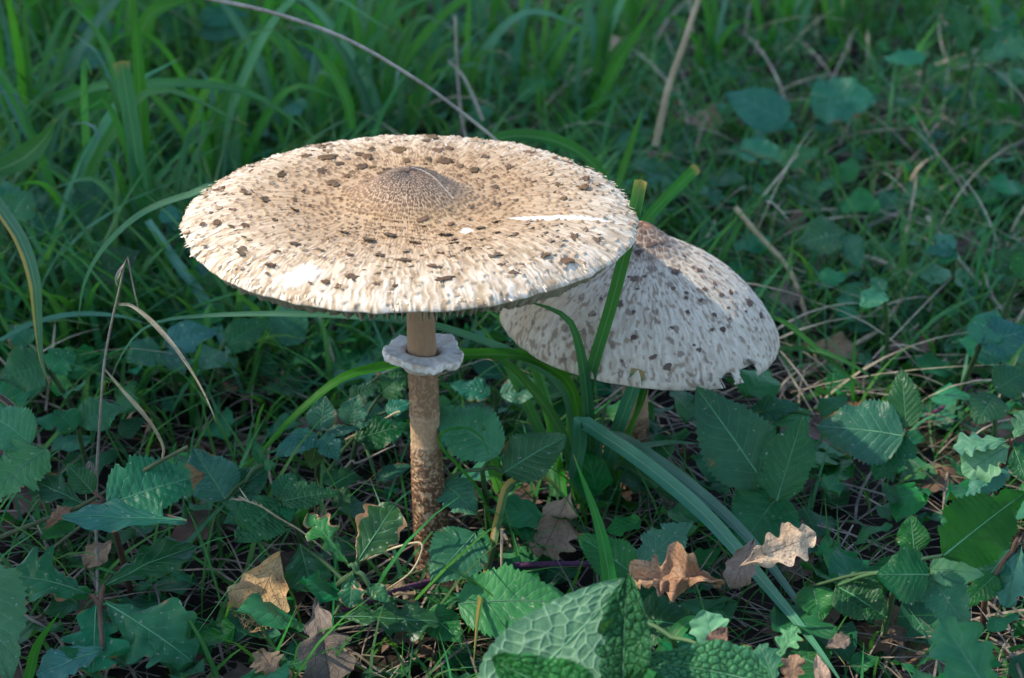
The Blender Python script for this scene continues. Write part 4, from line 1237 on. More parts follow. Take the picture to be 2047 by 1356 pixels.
stalk('long pale dry grass stem arching across behind the flat cap', [(380, -10, .2), (440, 2, .2), (560, 30, .2), (700, 82, .2), (830, 158, .2), (910, 215, .2), (985, 275, .2), (1040, 330, .2)], 9, 'straw_grey', 'grass stem', 'dry_grass_stem', 60)
stalk('straight brown twig with pale cut end crossing the lower leaves', [(-40, 1092, -.05), (60, 1050, -.05), (160, 1012, -.05), (270, 950, -.05), (376, 893, -.05)], 9, 'twig_green', 'twig', 'twig', 30, [1.2, 1, .9])
stalk('greenish twig under the brown-tipped leaves', [(55, 1140, -.02), (120, 1085, -.02), (190, 1030, -.015)], 9, 'twig_green', 'twig', 'twig')
stalk('pale split straw slanting over the lobed leaves', [(45, 1228, -.09), (110, 1270, -.09), (140, 1315, -.09), (175, 1365, -.09)], 7, 'straw_grey', 'straw', 'straw')
stalk('grey twig leading to the foot of the dry stalk', [(45, 1258, -.07), (110, 1215, -.06), (187, 1180, -.05)], 8, 'twig', 'twig', 'twig')
stalk('purple bramble runner along the ground behind the lit round leaf', [(640, 1235, -.06), (740, 1200, -.055), (830, 1172, -.05), (960, 1138, -.042), (1060, 1130, -.04), (1160, 1128, -.036), (1290, 1122, -.03), (1450, 1120, -.02)], 15, 'purple', 'runner', 'bramble_runner', 50, [1, 1, .9, .7])
stalk('straw stalk curving down behind the bell-shaped cap', [(1470, 415, .35), (1520, 475, .34), (1575, 535, .32), (1605, 610, .29), (1622, 680, .26), (1637, 735, .23)], 12, 'straw', 'stalk', 'dry_stalk', 40)
stalk('sharply bent yellow straw stalk on the short grass', [(1680, 508, .33), (1750, 520, .33), (1826, 550, .32)], 12, 'straw', 'stalk', 'dry_stalk', 20)
stalk('yellow straw running down from the sharp bend', [(1826, 550, .32), (1800, 600, .29), (1762, 655, .25), (1690, 700, .22), (1600, 755, .19), (1510, 812, .17)], 12, 'straw', 'stalk', 'dry_stalk', 36)
stalk('grey straw stalk by the right-hand thicket', [(1855, 435, .42), (1905, 505, .36), (1960, 570, .32), (2005, 622, .28)], 11, 'straw_grey', 'stalk', 'dry_stalk', 24)
stalk('long grey twig lying on the grass', [(2080, 265, .6), (1980, 320, .55), (1890, 375, .50), (1800, 425, .46), (1730, 455, .43)], 13, 'straw_grey', 'twig', 'twig', 30)
stalk('thick tan stalk rising out of focus behind the second mushroom', [(1310, 290, .5), (1335, 180, .5), (1370, 80, .5), (1405, -30, .5)], 15, 'straw', 'stalk', 'dry_stalk', 24)
stalk('brittle upright dry stem behind the boss of the flat cap', [(940, 320, .45), (922, 230, .45), (913, 120, .45), (910, 32, .45)], 8, 'straw_grey', 'stem', 'dry_stalk', 24)
stalk('thin dry stem branching beside the brittle upright one', [(965, 240, .45), (930, 160, .45), (895, 120, .45)], 7, 'straw_grey', 'stem', 'dry_stalk', 20)
stalk('curled dry grass stem by the foot of the ringed stem', [(735, 1118, -.04), (790, 1095, -.045), (838, 1085, -.05), (842, 1105, -.052), (820, 1145, -.055), (772, 1180, -.055)], 5, 'straw', 'grass stem', 'dry_grass_stem', 40)
stalk('thin straw piece standing on the lit round leaf', [(1003, 1060, -.05), (1003, 1140, -.055), (1007, 1222, -.06), (1003, 1240, -.06)], 6, 'straw', 'straw', 'straw', 20)
stalk('pale straw bent in a sharp angle by the holed brown leaf', [(1800, 1285, -.09), (1772, 1318, -.09)], 6, 'straw', 'straw', 'straw')
stalk('pair of grey straws lying over the holed brown leaf', [(1690, 1275, -.07), (1780, 1248, -.07), (1888, 1228, -.07), (1900, 1248, -.07)], 7, 'straw_grey', 'straw', 'straw', 24)
stalk('thin straw leaning by the tan oak leaf', [(1632, 1165, -.03), (1685, 1085, -.02), (1705, 1050, -.01)], 5, 'straw_grey', 'straw', 'straw')
stalk('reddish twig holding the curled oak leaves', [(1455, 1285, -.07), (1450, 1220, -.065), (1443, 1150, -.06), (1438, 1142, -.06)], 6, 'stem_brown', 'twig', 'twig', 24)
stalk('purple bramble stem in the thicket at the edge of the short grass', [(1845, 840, .14), (1900, 805, .15), (1955, 758, .17)], 11, 'purple', 'bramble stem', 'bramble_runner', 24)
stalk('thin dry stem behind the blue-green leaves', [(690, 880, .04), (740, 855, .045), (790, 826, .05), (800, 824, .05)], 6, 'straw', 'grass stem', 'dry_grass_stem', 24)
stalk('thin curled dry stem under the blue-green leaves', [(690, 935, .02), (705, 920, .02), (715, 925, .02), (790, 890, .03)], 5, 'straw_grey', 'grass stem', 'dry_grass_stem', 24)

# grass seed head
hd = thing('grass_seed_head', P(602, 1062, Y=-.04), 'dry grass seed head leaning over the serrated bramble leaf', 'seed head')
q = [(662, 1110, -.035), (602, 1062, -.04), (565, 1040, -.042), (520, 1012, -.045), (480, 998, -.046)]
tube('stalk', bpts(q), [.0005, .0004, .0003], M['straw'], hd, 6, 40)
cc = catmull(bpts(q[1:]), 40)
for i in range(34):
    c = cc[min(39, int(i * 1.12) + 1)]
    dr_ = (cc[-1] - cc[0]).normalized() + Vector((random.uniform(-.5, .5), random.uniform(-.5, .5), random.uniform(-.45, .45)))
    L = random.uniform(.0015, .0028) + (.006 if i > 27 else 0)
    me = blade_mesh([c, c + dr_ * L * .5, c + dr_ * L], .0007, n=5, off=root_of(hd))
    put('spikelet', me, M['straw'], hd)

# ------------------------------------------------------------------ leafy plants in the foreground
BR = dict(quilt=.045, fold=.10, curl=.5, wave=.12)
OK_ = dict(quilt=.03, fold=.08, curl=.4, wave=.16, nv=6, kv=1.6)
SG = dict(quilt=.04, fold=.12, curl=.5, wave=.10)
FL = dict(quilt=.014, fold=.02, curl=.3, wave=.08)
plant('oak_seedling', 'oak seedling with dark glossy lobed leaves at the foot of the dry stalk', 'seedling', [
    ('oak', 'oak', 193, 1203, 186, 1346, 145, .030, .55, OK_),
    ('lobe', 'oak', 212, 1208, 385, 1325, 165, .030, .55, OK_),
    ('oak', 'oak', 180, 1190, 8, 1145, 125, .032, .6, OK_),
    ('lobe', 'oak', 208, 1172, 393, 1090, 84, .034, .5, OK_),
    ('lobe', 'bramble_blue', 205, 1300, 72, 1352, 75, .022, .6, OK_),
], part='leaf', stem='stem_brown', rstem=.0016)
plant('leafy_seedling', 'seedling with a big bluish serrated leaf browned and curled at its tip', 'seedling', [
    ('bramble', 'bramble_tip', 212, 1010, 408, 950, 135, .062, .35, dict(quilt=.09, fold=.08, curl=.5, wave=.1, ragged=.25)),
    ('lobe', 'bramble_blue', 374, 1042, 124, 1034, 60, .058, .75, dict(quilt=.03, fold=.0, curl=.2, wave=.12)),
    ('bramble', 'bramble', 186, 985, 132, 928, 52, .064, .4, BR),
    ('lobe', 'oak', 170, 1010, 50, 955, 66, .055, .5, OK_),
    ('bramble', 'bramble_glow', 150, 1040, 78, 1080, 40, .045, .5, BR),
], part='leaf', stem='stem_brown')
plant('bramble_plant', 'light green serrated bramble leaves with a brown curled edge at the frame side', 'bramble', [
    ('bramble', 'bramble_light', 92, 900, -45, 1010, 108, .075, .4, BR),
    ('bramble', 'bramble_light', 62, 888, -40, 815, 92, .078, .4, BR),
    ('bramble', 'bramble', 50, 915, 0, 940, 50, .07, .5, BR),
])
tag(leaf('curled_leaf_edge', None, 'smooth', 'dead_grey', -20, 780, 66, 852, 22, z=.085, f=.3, roll=1.2, fold=.4)[0], 'grey-brown withered leaf rolled up over the light green bramble leaf', 'dead leaf')
plant('bramble_plant', 'large soft yellow-green serrated leaf of a bramble low beside the oak seedling', 'bramble', [
    ('bramble', 'bramble_light', -75, 1110, 22, 1362, 175, .06, .3, dict(quilt=.07, fold=.1, curl=.4, wave=.08)),
])
plant('bramble_plant', 'five slim blue-green bramble leaflets spread like a star by the ringed stem', 'bramble', [
    ('bramble', 'bramble_blue', 640, 862, 650, 792, 58, .055, .35, BR),
    ('bramble', 'bramble_blue', 632, 868, 548, 914, 48, .055, .5, BR),
    ('bramble', 'bramble_blue', 650, 868, 720, 857, 22, .055, .5, BR),
    ('bramble', 'bramble_blue', 643, 872, 678, 924, 48, .055, .4, BR),
    ('smooth', 'olive', 634, 880, 622, 938, 46, .050, .2, FL),
])
plant('bramble_plant', 'wide blue-green bramble leaves tucked behind the star-shaped ones', 'bramble', [
    ('bramble', 'bramble_blue', 698, 850, 716, 790, 55, .05, .35, BR),
    ('bramble', 'bramble_blue', 705, 852, 748, 834, 28, .05, .5, BR),
    ('bramble', 'bramble', 712, 880, 822, 852, 60, .045, .5, BR),
    ('bramble', 'bramble_blue', 752, 958, 826, 930, 28, .03, .5, BR),
    ('bramble', 'bramble', 645, 962, 726, 955, 44, .03, .5, BR),
    ('bramble', 'bramble_light', 760, 790, 810, 750, 66, .05, .4, BR),
    ('bramble', 'bramble', 700, 800, 760, 770, 40, .05, .5, BR),
    ('bramble', 'bramble_blue', 770, 825, 825, 805, 32, .05, .5, BR),
])
plant('bramble_plant', 'bramble with deeply ribbed serrated leaves under the dry seed head', 'bramble', [
    ('bramble', 'bramble', 560, 1005, 470, 1085, 100, .045, .4, dict(quilt=.12, fold=.1, curl=.4, wave=.08)),
    ('bramble', 'bramble', 557, 1000, 588, 945, 50, .047, .35, dict(quilt=.14, fold=.2, curl=.4, wave=.05)),
    ('bramble', 'bramble', 564, 1003, 678, 985, 52, .047, .5, dict(quilt=.12, fold=.2, curl=.4, wave=.08)),
    ('bramble', 'bramble', 668, 992, 700, 1006, 42, .045, .45, BR),
    ('bramble', 'bramble', 540, 1008, 446, 1048, 56, .043, .5, BR),
    ('bramble', 'bramble', 572, 1012, 582, 1045, 30, .045, .4, BR),
])
plant('bramble_plant', 'bramble with broad teal leaves behind the ribbed one', 'bramble', [
    ('bramble', 'bramble_blue', 452, 1000, 385, 900, 100, .04, .45, dict(quilt=.10, fold=.1, curl=.4, wave=.08)),
    ('bramble', 'bramble', 465, 992, 536, 935, 66, .04, .5, BR),
    ('bramble', 'bramble', 523, 928, 507, 878, 26, .05, .4, BR),
    ('bramble', 'bramble', 526, 932, 552, 930, 22, .05, .4, BR),
])
plant('oak_seedling', 'small oak seedling with brown-spotted leaves in front of the ringed stem', 'seedling', [
    ('lobe', 'oak_sick', 712, 1128, 790, 1008, 108, .045, .2, dict(quilt=.03, fold=.1, curl=.3, wave=.14, nv=6, kv=1.6)),
    ('oak', 'oak_sick', 698, 1132, 616, 1028, 70, .045, .25, dict(quilt=.03, fold=.15, curl=.4, wave=.2, nv=6, kv=1.6, ragged=.5)),
    ('lobe', 'oak_sick', 705, 1148, 700, 1216, 56, .043, .35, OK_),
    ('smooth', 'oak', 738, 1170, 776, 1205, 36, .038, .4, OK_),
], part='leaf', stem='stem_green', ground=P(658, 1220, z=0.0), rstem=.0018)
plant('oak_seedling', 'low oak leaves with a light rim lying right of the grey curled leaf', 'seedling', [
    ('oak', 'oak', 668, 1232, 880, 1246, 92, .022, .6, dict(quilt=.03, fold=.1, curl=.3, wave=.14, nv=6, kv=1.6)),
    ('lobe', 'oak', 600, 1090, 625, 1185, 105, .03, .4, OK_),
    ('bramble', 'bramble', 850, 1222, 925, 1290, 70, .018, .6, BR),
], part='leaf')
plant('bramble_plant', 'bramble with two broad sunlit ribbed leaves right of the ringed stem', 'bramble', [
    ('bramble', 'bramble_light', 1008, 946, 1134, 872, 92, .050, .35, BR),
    ('bramble', 'bramble_light', 1000, 908, 862, 818, 104, .060, .4, BR),
    ('bramble', 'bramble_light', 885, 962, 955, 1030, 78, .040, .3, BR),
])
plant('bramble_plant', 'dark bramble leaf at the very foot of the ringed stem', 'bramble', [
    ('bramble', 'bramble', 950, 1066, 862, 1166, 112, .035, .35, FL),
])
plant('bramble_plant', 'broad round bramble leaf striped by grass shadows in the sun', 'bramble', [
    ('bramble', 'bramble_light', 915, 1208, 1150, 1205, 138, .022, .55, dict(quilt=.05, fold=.03, curl=.3, wave=.05)),
])
plant('bramble_plant', 'two serrated bramble leaves above the reddish curled oak leaf', 'bramble', [
    ('bramble', 'bramble', 1268, 1150, 1154, 1072, 80, .040, .4, BR),
    ('bramble', 'bramble_light', 1274, 1140, 1384, 1042, 82, .040, .4, BR),
])
plant('wrinkled_leaf_plant', 'plant with a big pale netted leaf and dark puckered leaves in the foreground', 'plant', [
    ('sage', 'sage_under', 985, 1435, 1262, 1160, 205, .055, .15, dict(quilt=.03, fold=-.05, curl=.25, wave=.05, nv=7, kv=2.0, net=-1)),
    ('sage', 'sage', 1245, 1372, 1252, 1148, 105, .062, .1, dict(quilt=.06, fold=.35, curl=.5, wave=.22, nv=7, kv=2.0, net=1)),
    ('sage', 'sage', 1190, 1430, 985, 1322, 130, .072, .25, dict(quilt=.06, fold=.2, curl=.6, wave=.2, nv=7, kv=2.0, net=1)),
    ('sage', 'sage', 1535, 1370, 1285, 1322, 118, .060, .4, dict(quilt=.06, fold=.15, curl=.5, wave=.14, nv=7, kv=2.0, net=1)),
    ('smooth', 'bramble_light', 1230, 1390, 1195, 1310, 44, .058, .3, FL),
    ('smooth', 'bramble_light', 1240, 1385, 1280, 1325, 32, .058, .3, FL),
], part='leaf', rstem=.002, ground=P(1180, 1420, z=0.0))
plant('oak_seedling', 'pale rounded oak leaf in the sun beside the reddish twig', 'seedling', [
    ('lobe', 'oak_pale', 1432, 1312, 1408, 1222, 84, .045, .3, OK_),
    ('bramble', 'bramble', 1262, 1240, 1408, 1258, 96, .03, .5, BR),
], part='leaf')
plant('bramble_plant', 'three dark matt bramble leaves spread below the bell-shaped cap', 'bramble', [
    ('bramble', 'bramble', 1532, 972, 1392, 775, 142, .050, .2, FL),
    ('bramble', 'bramble', 1553, 1002, 1606, 828, 112, .050, .2, FL),
    ('bramble', 'bramble', 1560, 985, 1480, 1095, 138, .046, .35, FL),
])
plant('bramble_plant', 'bramble leaves with a bluish sheen beside the yellow straw', 'bramble', [
    ('bramble', 'bramble_blue', 1806, 872, 1632, 852, 122, .045, .35, FL),
    ('bramble', 'bramble', 1812, 856, 1802, 735, 66, .046, .25, FL),
    ('bramble', 'bramble', 1806, 868, 1748, 960, 96, .042, .4, FL),
])
plant('bramble_plant', 'bramble with a big bright green serrated leaf and folded pale leaf below it', 'bramble', [
    ('bramble', 'bramble_glow', 1885, 1112, 2050, 985, 138, .075, .2, BR),
    ('bramble', 'bramble', 1858, 1150, 1752, 1150, 112, .065, .25, FL),
    ('bramble', 'oak_pale', 1858, 1138, 1968, 1150, 64, .062, .4, BR),
    ('bramble', 'bramble', 1858, 1152, 1935, 1262, 92, .060, .35, BR),
    ('bramble', 'bramble', 1672, 1172, 1775, 1238, 92, .045, .45, dict(quilt=.14, fold=.2, curl=.4, wave=.08)),
    ('bramble', 'bramble', 1625, 1172, 1640, 1245, 76, .04, .4, BR),
    ('bramble', 'bramble', 1828, 1105, 1820, 1030, 62, .06, .3, BR),
])
plant('oak_sapling', 'oak sapling with yellowish lobed leaves on a reddish twig at the thicket', 'sapling', [
    ('oak', 'oak_pale', 2012, 884, 1904, 896, 52, .10, .6, OK_),
    ('lobe', 'oak_pale', 2022, 888, 1925, 950, 92, .098, .35, OK_),
    ('oak', 'oak_pale', 2026, 880, 2056, 822, 56, .10, .3, OK_),
    ('oak', 'oak', 2026, 892, 2050, 960, 56, .098, .3, OK_),
    ('bramble', 'oak_grey', 2010, 930, 1930, 1000, 60, .085, .5, BR),
], part='leaf', stem='stem_brown')
plant('oak_seedling', 'hanging dark grey-green oak leaves under the bright serrated leaf', 'seedling', [
    ('oak', 'oak_grey', 2035, 1078, 1945, 1195, 78, .06, .3, OK_),
    ('oak', 'oak_grey', 2042, 1088, 2010, 1215, 84, .058, .3, OK_),
    ('bramble', 'bramble', 1990, 1150, 1925, 1215, 60, .05, .4, BR),
], part='leaf', stem='stem_brown')
plant('oak_seedling', 'big blurred grey-green oak leaf standing in front of the holed brown leaf', 'seedling', [
    ('oak', 'oak_grey', 2000, 1420, 1880, 1238, 128, .075, .15, OK_),
    ('bramble', 'bramble_light', 1880, 1420, 1830, 1340, 76, .07, .3, BR),
], part='leaf', stem='stem_brown')
plant('oak_seedling', 'small nibbled pale oak leaves beside the long teal blade', 'seedling', [
    ('oak', 'oak_pale', 1545, 1330, 1595, 1252, 56, .045, .35, dict(quilt=.03, fold=.1, curl=.3, wave=.1, ragged=.5)),
    ('oak', 'oak_grey', 1552, 1370, 1518, 1288, 64, .05, .3, OK_),
    ('lobe', 'oak', 1505, 1350, 1480, 1290, 50, .045, .4, OK_),
], part='leaf')

# ------------------------------------------------------------------ dead leaves, one by one
dead = [
    ('lobe', 'dead_tan', 560, 1108, 490, 1262, 132, .035, .15, dict(fold=.15, curl=.5, wave=.25, quilt=.04), 'crumpled tan dead leaf eaten to a lace at its lower end'),
    ('oak', 'dead_grey', 632, 1195, 662, 1385, 118, .035, .25, dict(fold=.5, curl=.5, wave=.2, quilt=.05), 'large grey-brown dead leaf with rolled edge below the small oak seedling'),
    ('oak', 'dead_brown', 1140, 985, 1080, 1118, 125, .032, .3, dict(fold=.1, curl=.3, wave=.15, quilt=.04), 'brown dead oak leaf half lit behind the purple runner'),
    ('oak', 'dead_red', 1448, 1168, 1268, 1160, 118, .052, .45, dict(fold=.6, curl=.8, wave=.5, quilt=.10, ragged=.35), 'curled reddish-brown dead oak leaf lit at its lower edge'),
    ('oak', 'dead_pale', 1478, 1132, 1630, 1068, 92, .062, .1, dict(fold=.1, curl=.3, wave=.22, quilt=.05), 'pale tan dead oak leaf with pointed lobes resting on the teal blade'),
    ('lobe', 'dead_grey', 1508, 1078, 1462, 1178, 66, .06, .1, dict(fold=.2, curl=.5, wave=.2, quilt=.05), 'mottled grey dead oak leaf hanging between the reddish and the pale ones'),
    ('lobe', 'dead_brown', 1745, 1190, 1850, 1335, 110, .015, .5, dict(fold=.1, curl=.3, wave=.2, quilt=.05), 'holed speckled brown dead leaf under the grey straws'),
    ('oak', 'dead_brown', 560, 1370, 520, 1300, 70, .02, .5, dict(fold=.1, curl=.3, wave=.25), 'pale brown dead leaf scrap left of the big grey-brown leaf'),
    ('smooth', 'dead_red', 1418, 1302, 1452, 1255, 40, .055, .2, dict(fold=.4, curl=.4, wave=.2), 'small orange-brown dead leaf on the puckered green leaf'),
    ('oak', 'dead_red', 1575, 1385, 1590, 1308, 56, .04, .3, dict(fold=.3, curl=.4, wave=.2), 'orange-brown dead leaf scrap at the foot of the pale oak leaves'),
    ('smooth', 'dead_pale', 1652, 1380, 1632, 1310, 30, .045, .3, dict(fold=.4, curl=.4, wave=.2), 'narrow pale curled scrap of dead leaf beside the long teal blade'),
    ('lobe', 'dead_grey', 1650, 1295, 1698, 1275, 36, .045, .4, dict(fold=.1, curl=.3, wave=.2), 'small grey dead leaf caught on the long teal blade'),
    ('oak', 'dead_brown', 760, 1170, 830, 1190, 40, .015, .6, dict(fold=.1, curl=.3, wave=.25), 'small brown dead leaf on the ground behind the spotted oak seedling'),
    ('oak', 'dead_red', 88, 1060, 140, 1015, 30, .05, .5, dict(fold=.3, curl=.6, wave=.2), 'rust-brown shrivelled leaf beside the bluish serrated leaf'),
    ('lobe', 'dead_brown', 1600, 690, 1720, 710, 56, .012, .6, dict(fold=.1, curl=.3, wave=.25), 'orange-brown dead leaf on the grass under the yellow straw'),
    ('oak', 'dead_grey', 1530, 590, 1600, 600, 60, .02, .6, dict(fold=.1, curl=.3, wave=.25), 'dull mauve-brown dead leaf behind the bell-shaped cap'),
    ('oak', 'dead_brown', 1340, 240, 1450, 250, 52, .02, .6, dict(fold=.2, curl=.4, wave=.3), 'reddish dead leaf out of focus by the thick tan stalk'),
    ('oak', 'dead_grey', 1290, 300, 1335, 340, 52, .02, .4, dict(fold=.2, curl=.4, wave=.3), 'grey dead leaf out of focus at the foot of the thick tan stalk'),
    ('lobe', 'dead_pale', 1170, 95, 1245, 88, 32, .03, .5, dict(fold=.1, curl=.3, wave=.2), 'pale dead leaf far back among the grass'),
    ('lobe', 'dead_brown', 200, 425, 215, 370, 40, .06, .3, dict(fold=.1, curl=.3, wave=.2), 'brown dead leaf among the green leaves far behind the dry stalk'),
    ('lobe', 'dead_brown', 225, 1080, 170, 1135, 50, .02, .5, dict(fold=.2, curl=.4, wave=.2), 'brown dead leaf leaning on the foot of the dry stalk'),
]
for k, m_, bx, by, tx, ty, w, z, f, kw, lab in dead:
    o, _ = leaf('dead_leaf', None, k, m_, bx, by, tx, ty, w, z=z, f=f, **kw)
    tag(o, lab, 'dead leaf')

# ------------------------------------------------------------------ leafy plants further back, out of focus
GB = 'blurred leafy plants %s'
LB = 'blurred small leafy plant %s'
back = [
    [('bramble', 'oak_grey', 1575, 245, 1450, 185, 80, .05, .45, FL), ('bramble', 'oak_grey', 1570, 240, 1565, 262, 40, .05, .3, FL)],
    [('bramble', 'bramble_blue', 1620, 215, 1755, 198, 92, .04, .5, BR)],
    [('bramble', 'bramble_light', 1690, 468, 1588, 490, 74, .04, .5, BR), ('bramble', 'bramble', 1690, 470, 1720, 540, 50, .04, .4, BR)],
    [('bramble', 'bramble_blue', 1475, 300, 1575, 318, 52, .04, .5, BR), ('bramble', 'bramble_light', 1560, 330, 1640, 300, 50, .04, .5, BR)],
    [('smooth', 'oak_grey', 1850, 118, 1765, 118, 34, .06, .5, FL)],
    [('bramble', 'bramble_blue', 1960, 690, 1990, 620, 70, .06, .4, BR), ('bramble', 'bramble_blue', 1965, 690, 2060, 660, 80, .06, .4, BR), ('bramble', 'bramble_blue', 1950, 700, 2020, 720, 50, .05, .5, BR)],
    [('bramble', 'bramble', 2040, 540, 1990, 500, 70, .07, .4, BR), ('bramble', 'bramble', 2040, 560, 2080, 500, 70, .07, .4, BR)],
    [('oak', 'bramble', 1940, 120, 1900, 0, 70, .10, .3, OK_), ('oak', 'bramble_light', 1950, 125, 2060, 90, 60, .10, .5, OK_), ('oak', 'bramble', 1945, 110, 2040, 50, 44, .10, .5, OK_)],
    [('bramble', 'bramble', 225, 430, 145, 370, 96, .06, .3, BR)],
    [('smooth', 'bramble_glow', 228, 202, 98, 192, 50, .09, .3, FL)],
    [('bramble', 'bramble_blue', 212, 118, 92, 128, 46, .06, .5, BR), ('bramble', 'bramble_blue', 250, 60, 190, 95, 60, .06, .4, BR)],
    [('bramble', 'bramble', 330, 20, 380, 80, 70, .07, .3, BR), ('bramble', 'bramble_blue', 400, 40, 500, 30, 44, .07, .5, BR), ('bramble', 'oak_grey', 400, 70, 490, 65, 36, .06, .5, BR)],
    [('bramble', 'bramble', 60, 470, 150, 440, 70, .05, .4, BR), ('bramble', 'bramble', 60, 480, 30, 540, 80, .05, .4, BR)],
    [('bramble', 'bramble', 190, 560, 280, 500, 76, .05, .4, BR), ('bramble', 'bramble', 180, 560, 130, 510, 66, .05, .4, BR)],
    [('bramble', 'bramble', 90, 730, 0, 760, 90, .06, .4, BR), ('bramble', 'bramble', 100, 740, 150, 700, 60, .06, .4, BR), ('bramble', 'bramble', 60, 690, 20, 650, 60, .06, .4, BR)],
    [('bramble', 'bramble_blue', 330, 690, 440, 660, 60, .05, .5, BR), ('bramble', 'bramble', 320, 700, 250, 720, 62, .05, .5, BR), ('bramble', 'bramble_blue', 335, 700, 370, 750, 50, .05, .5, BR)],
    [('bramble', 'bramble', 450, 690, 540, 640, 60, .05, .4, BR), ('bramble', 'bramble_light', 440, 700, 400, 740, 60, .05, .5, BR)],
    [('bramble', 'bramble', 160, 850, 240, 810, 66, .05, .5, BR), ('bramble', 'bramble', 150, 860, 110, 820, 60, .05, .4, BR)],
    [('bramble', 'bramble', 1990, 780, 2060, 740, 70, .06, .4, BR), ('bramble', 'bramble', 1990, 790, 1950, 850, 76, .06, .4, BR)],
    [('bramble', 'bramble', 1500, 830, 1600, 810, 50, .04, .5, BR), ('bramble', 'bramble_light', 1620, 830, 1540, 850, 40, .04, .5, BR)],
    [('bramble', 'bramble_blue', 980, 790, 900, 770, 46, .04, .5, BR), ('bramble', 'bramble_blue', 1000, 790, 1100, 770, 50, .04, .5, BR)],
    [('bramble', 'bramble_light', 20, 440, 60, 380, 70, .08, .3, BR), ('bramble', 'bramble_blue', 0, 430, -30, 360, 60, .08, .3, BR)],
]
HUE = dict(bramble='dark green', bramble_blue='bluish', bramble_light='light green', oak_grey='grey-green', bramble_glow='bright green')
def look(lv):
    return 'with ' + {1: 'one broad', 2: 'two', 3: 'three', 4: 'four'}[len(lv)] + ' ' + HUE[lv[0][1]] + (' leaf ' if len(lv) == 1 else ' leaves ') + zone(lv[0][2])
for lv in back:
    plant('leafy_plant', LB % look(lv), 'plant', lv, GB % look(lv), part='leaf')
for _ in range(26):
    px, py = random.uniform(20, 2020), random.uniform(20, 640)
    z = random.uniform(.02, .07); sc_ = (P(px, py, z=z) - CAM).length
    lv = []
    for k in range(random.randint(2, 4)):
        a = random.uniform(0, 6.28); L = random.uniform(45, 95) / sc_
        lv.append(('bramble', random.choice(['bramble', 'bramble', 'bramble_blue', 'oak_grey']), px, py, px + math.cos(a) * L, py + math.sin(a) * L * .6, L * random.uniform(.45, .65), z, random.uniform(.45, .85), BR))
    if 380 < px < 1260 and py > 230: continue
    if 1000 < px < 1560 and py > 420: continue
    plant('leafy_plant', LB % look(lv), 'plant', lv, GB % look(lv), part='leaf')

# ------------------------------------------------------------------ the mass of grass, straw and small leaves
def strips(N, xs, ys, lens, wids, lean, az, rise, seed, K=6, zoff=None, droop=0.0):
    """N thin strips; rise 1 = upright, 0 = lying"""
    t = np.linspace(0, 1, K)[None, :]
    th = np.clip(rise[:, None] * (1 - droop * t), -0.6, 1.57)
    dl = lens[:, None] / (K - 1)
    hx = np.cos(th) * dl; hz = np.sin(th) * dl
    hor = np.concatenate([np.zeros((N, 1)), np.cumsum(hx[:, :-1], 1)], 1)
    ver = np.concatenate([np.zeros((N, 1)), np.cumsum(hz[:, :-1], 1)], 1)
    bend = lean[:, None] * t ** 2 * lens[:, None]
    cx, sx = np.cos(az)[:, None], np.sin(az)[:, None]
    X = xs[:, None] + cx * hor - sx * bend; Y = ys[:, None] + sx * hor + cx * bend
    z0 = gh(xs, ys) if zoff is None else gh(xs, ys) + zoff
    Z = z0[:, None] + ver
    w = wids[:, None] * (0.75 + 0.25 * np.minimum(1, t / .3)) * np.maximum(0.05, 1 - np.maximum(0, (t - .4) / .6) ** 1.5) * .5
    a2 = az[:, None] + np.random.default_rng(seed).uniform(-.5, .5, (N, 1))
    wx, wy = -np.sin(a2) * w, np.cos(a2) * w
    V = np.stack([np.stack([X - wx, Y - wy, Z], -1), np.stack([X + wx, Y + wy, Z + w * .3], -1)], 2)   # N,K,2,3
    V = V.reshape(-1, 3)
    base = (np.arange(N) * K * 2)[:, None, None] + (np.arange(K - 1) * 2)[None, :, None]
    F = (base + np.array([0, 1, 3, 2])[None, None, :]).reshape(-1, 4)
    UV = np.stack([np.tile(np.array([0.0, 1.0]), N * K), np.repeat(np.tile(np.linspace(0, 1, K), N), 2)], -1)
    return V, F, UV

def mass(name, mat, label, cat, V, F, UV, tint):
    me = fast_mesh(name, V, F)
    set_uv(me, UV); set_float(me, 'tint', tint)
    o = put(name, me, M[mat])
    return tag(o, label, cat, kind='stuff')

def spread(N, y0, y1, rs, margin=.25, front=0):
    """points on the ground, kept to where a camera near this one looks"""
    ys = y0 + (y1 - y0) * rs.random(N) ** 1.15
    half = (ys - CAM.y) * .30 + margin
    xs = CAM.x + rs.uniform(-1, 1, N) * half
    return xs, ys

rs = np.random.default_rng(101)
# upright and arching grass
N = 58000
xs, ys = spread(N, -.16, 2.4, rs)
dens = vnoise(xs * 7 + 40, ys * 7 + 40, seed=71)
left = sstep(.25, -.25, xs)
keep = rs.random(N) < np.clip(.12 + 1.5 * (dens - .28) + .25 * sstep(.15, .4, ys) + .35 * sstep(0, .3, xs) * sstep(.1, .3, ys), .06, 1) * np.where(ys < .16, .42, 1)
keep &= ~((np.hypot(xs - .004, ys) < .014) | (np.hypot(xs - p2.x, ys - Y2) < .014))
keep &= ~((np.hypot(xs, ys) < .105) & (rs.random(N) < .5))
xs, ys = xs[keep], ys[keep]; N = len(xs); left = sstep(.25, -.25, xs)
L = (0.022 + 0.065 * rs.random(N) ** 1.4) * (1 + .7 * left) * np.where(ys < .2, .75, 1.0)
V, F, UV = strips(N, xs, ys, L, (0.0012 + .0022 * rs.random(N)) * (1 + .6 * left) * np.where(ys < .12, .55, 1), rs.uniform(-.35, .35, N), rs.uniform(0, 6.283, N), rs.uniform(.45, 1.45, N), 5, 6, None, .75)
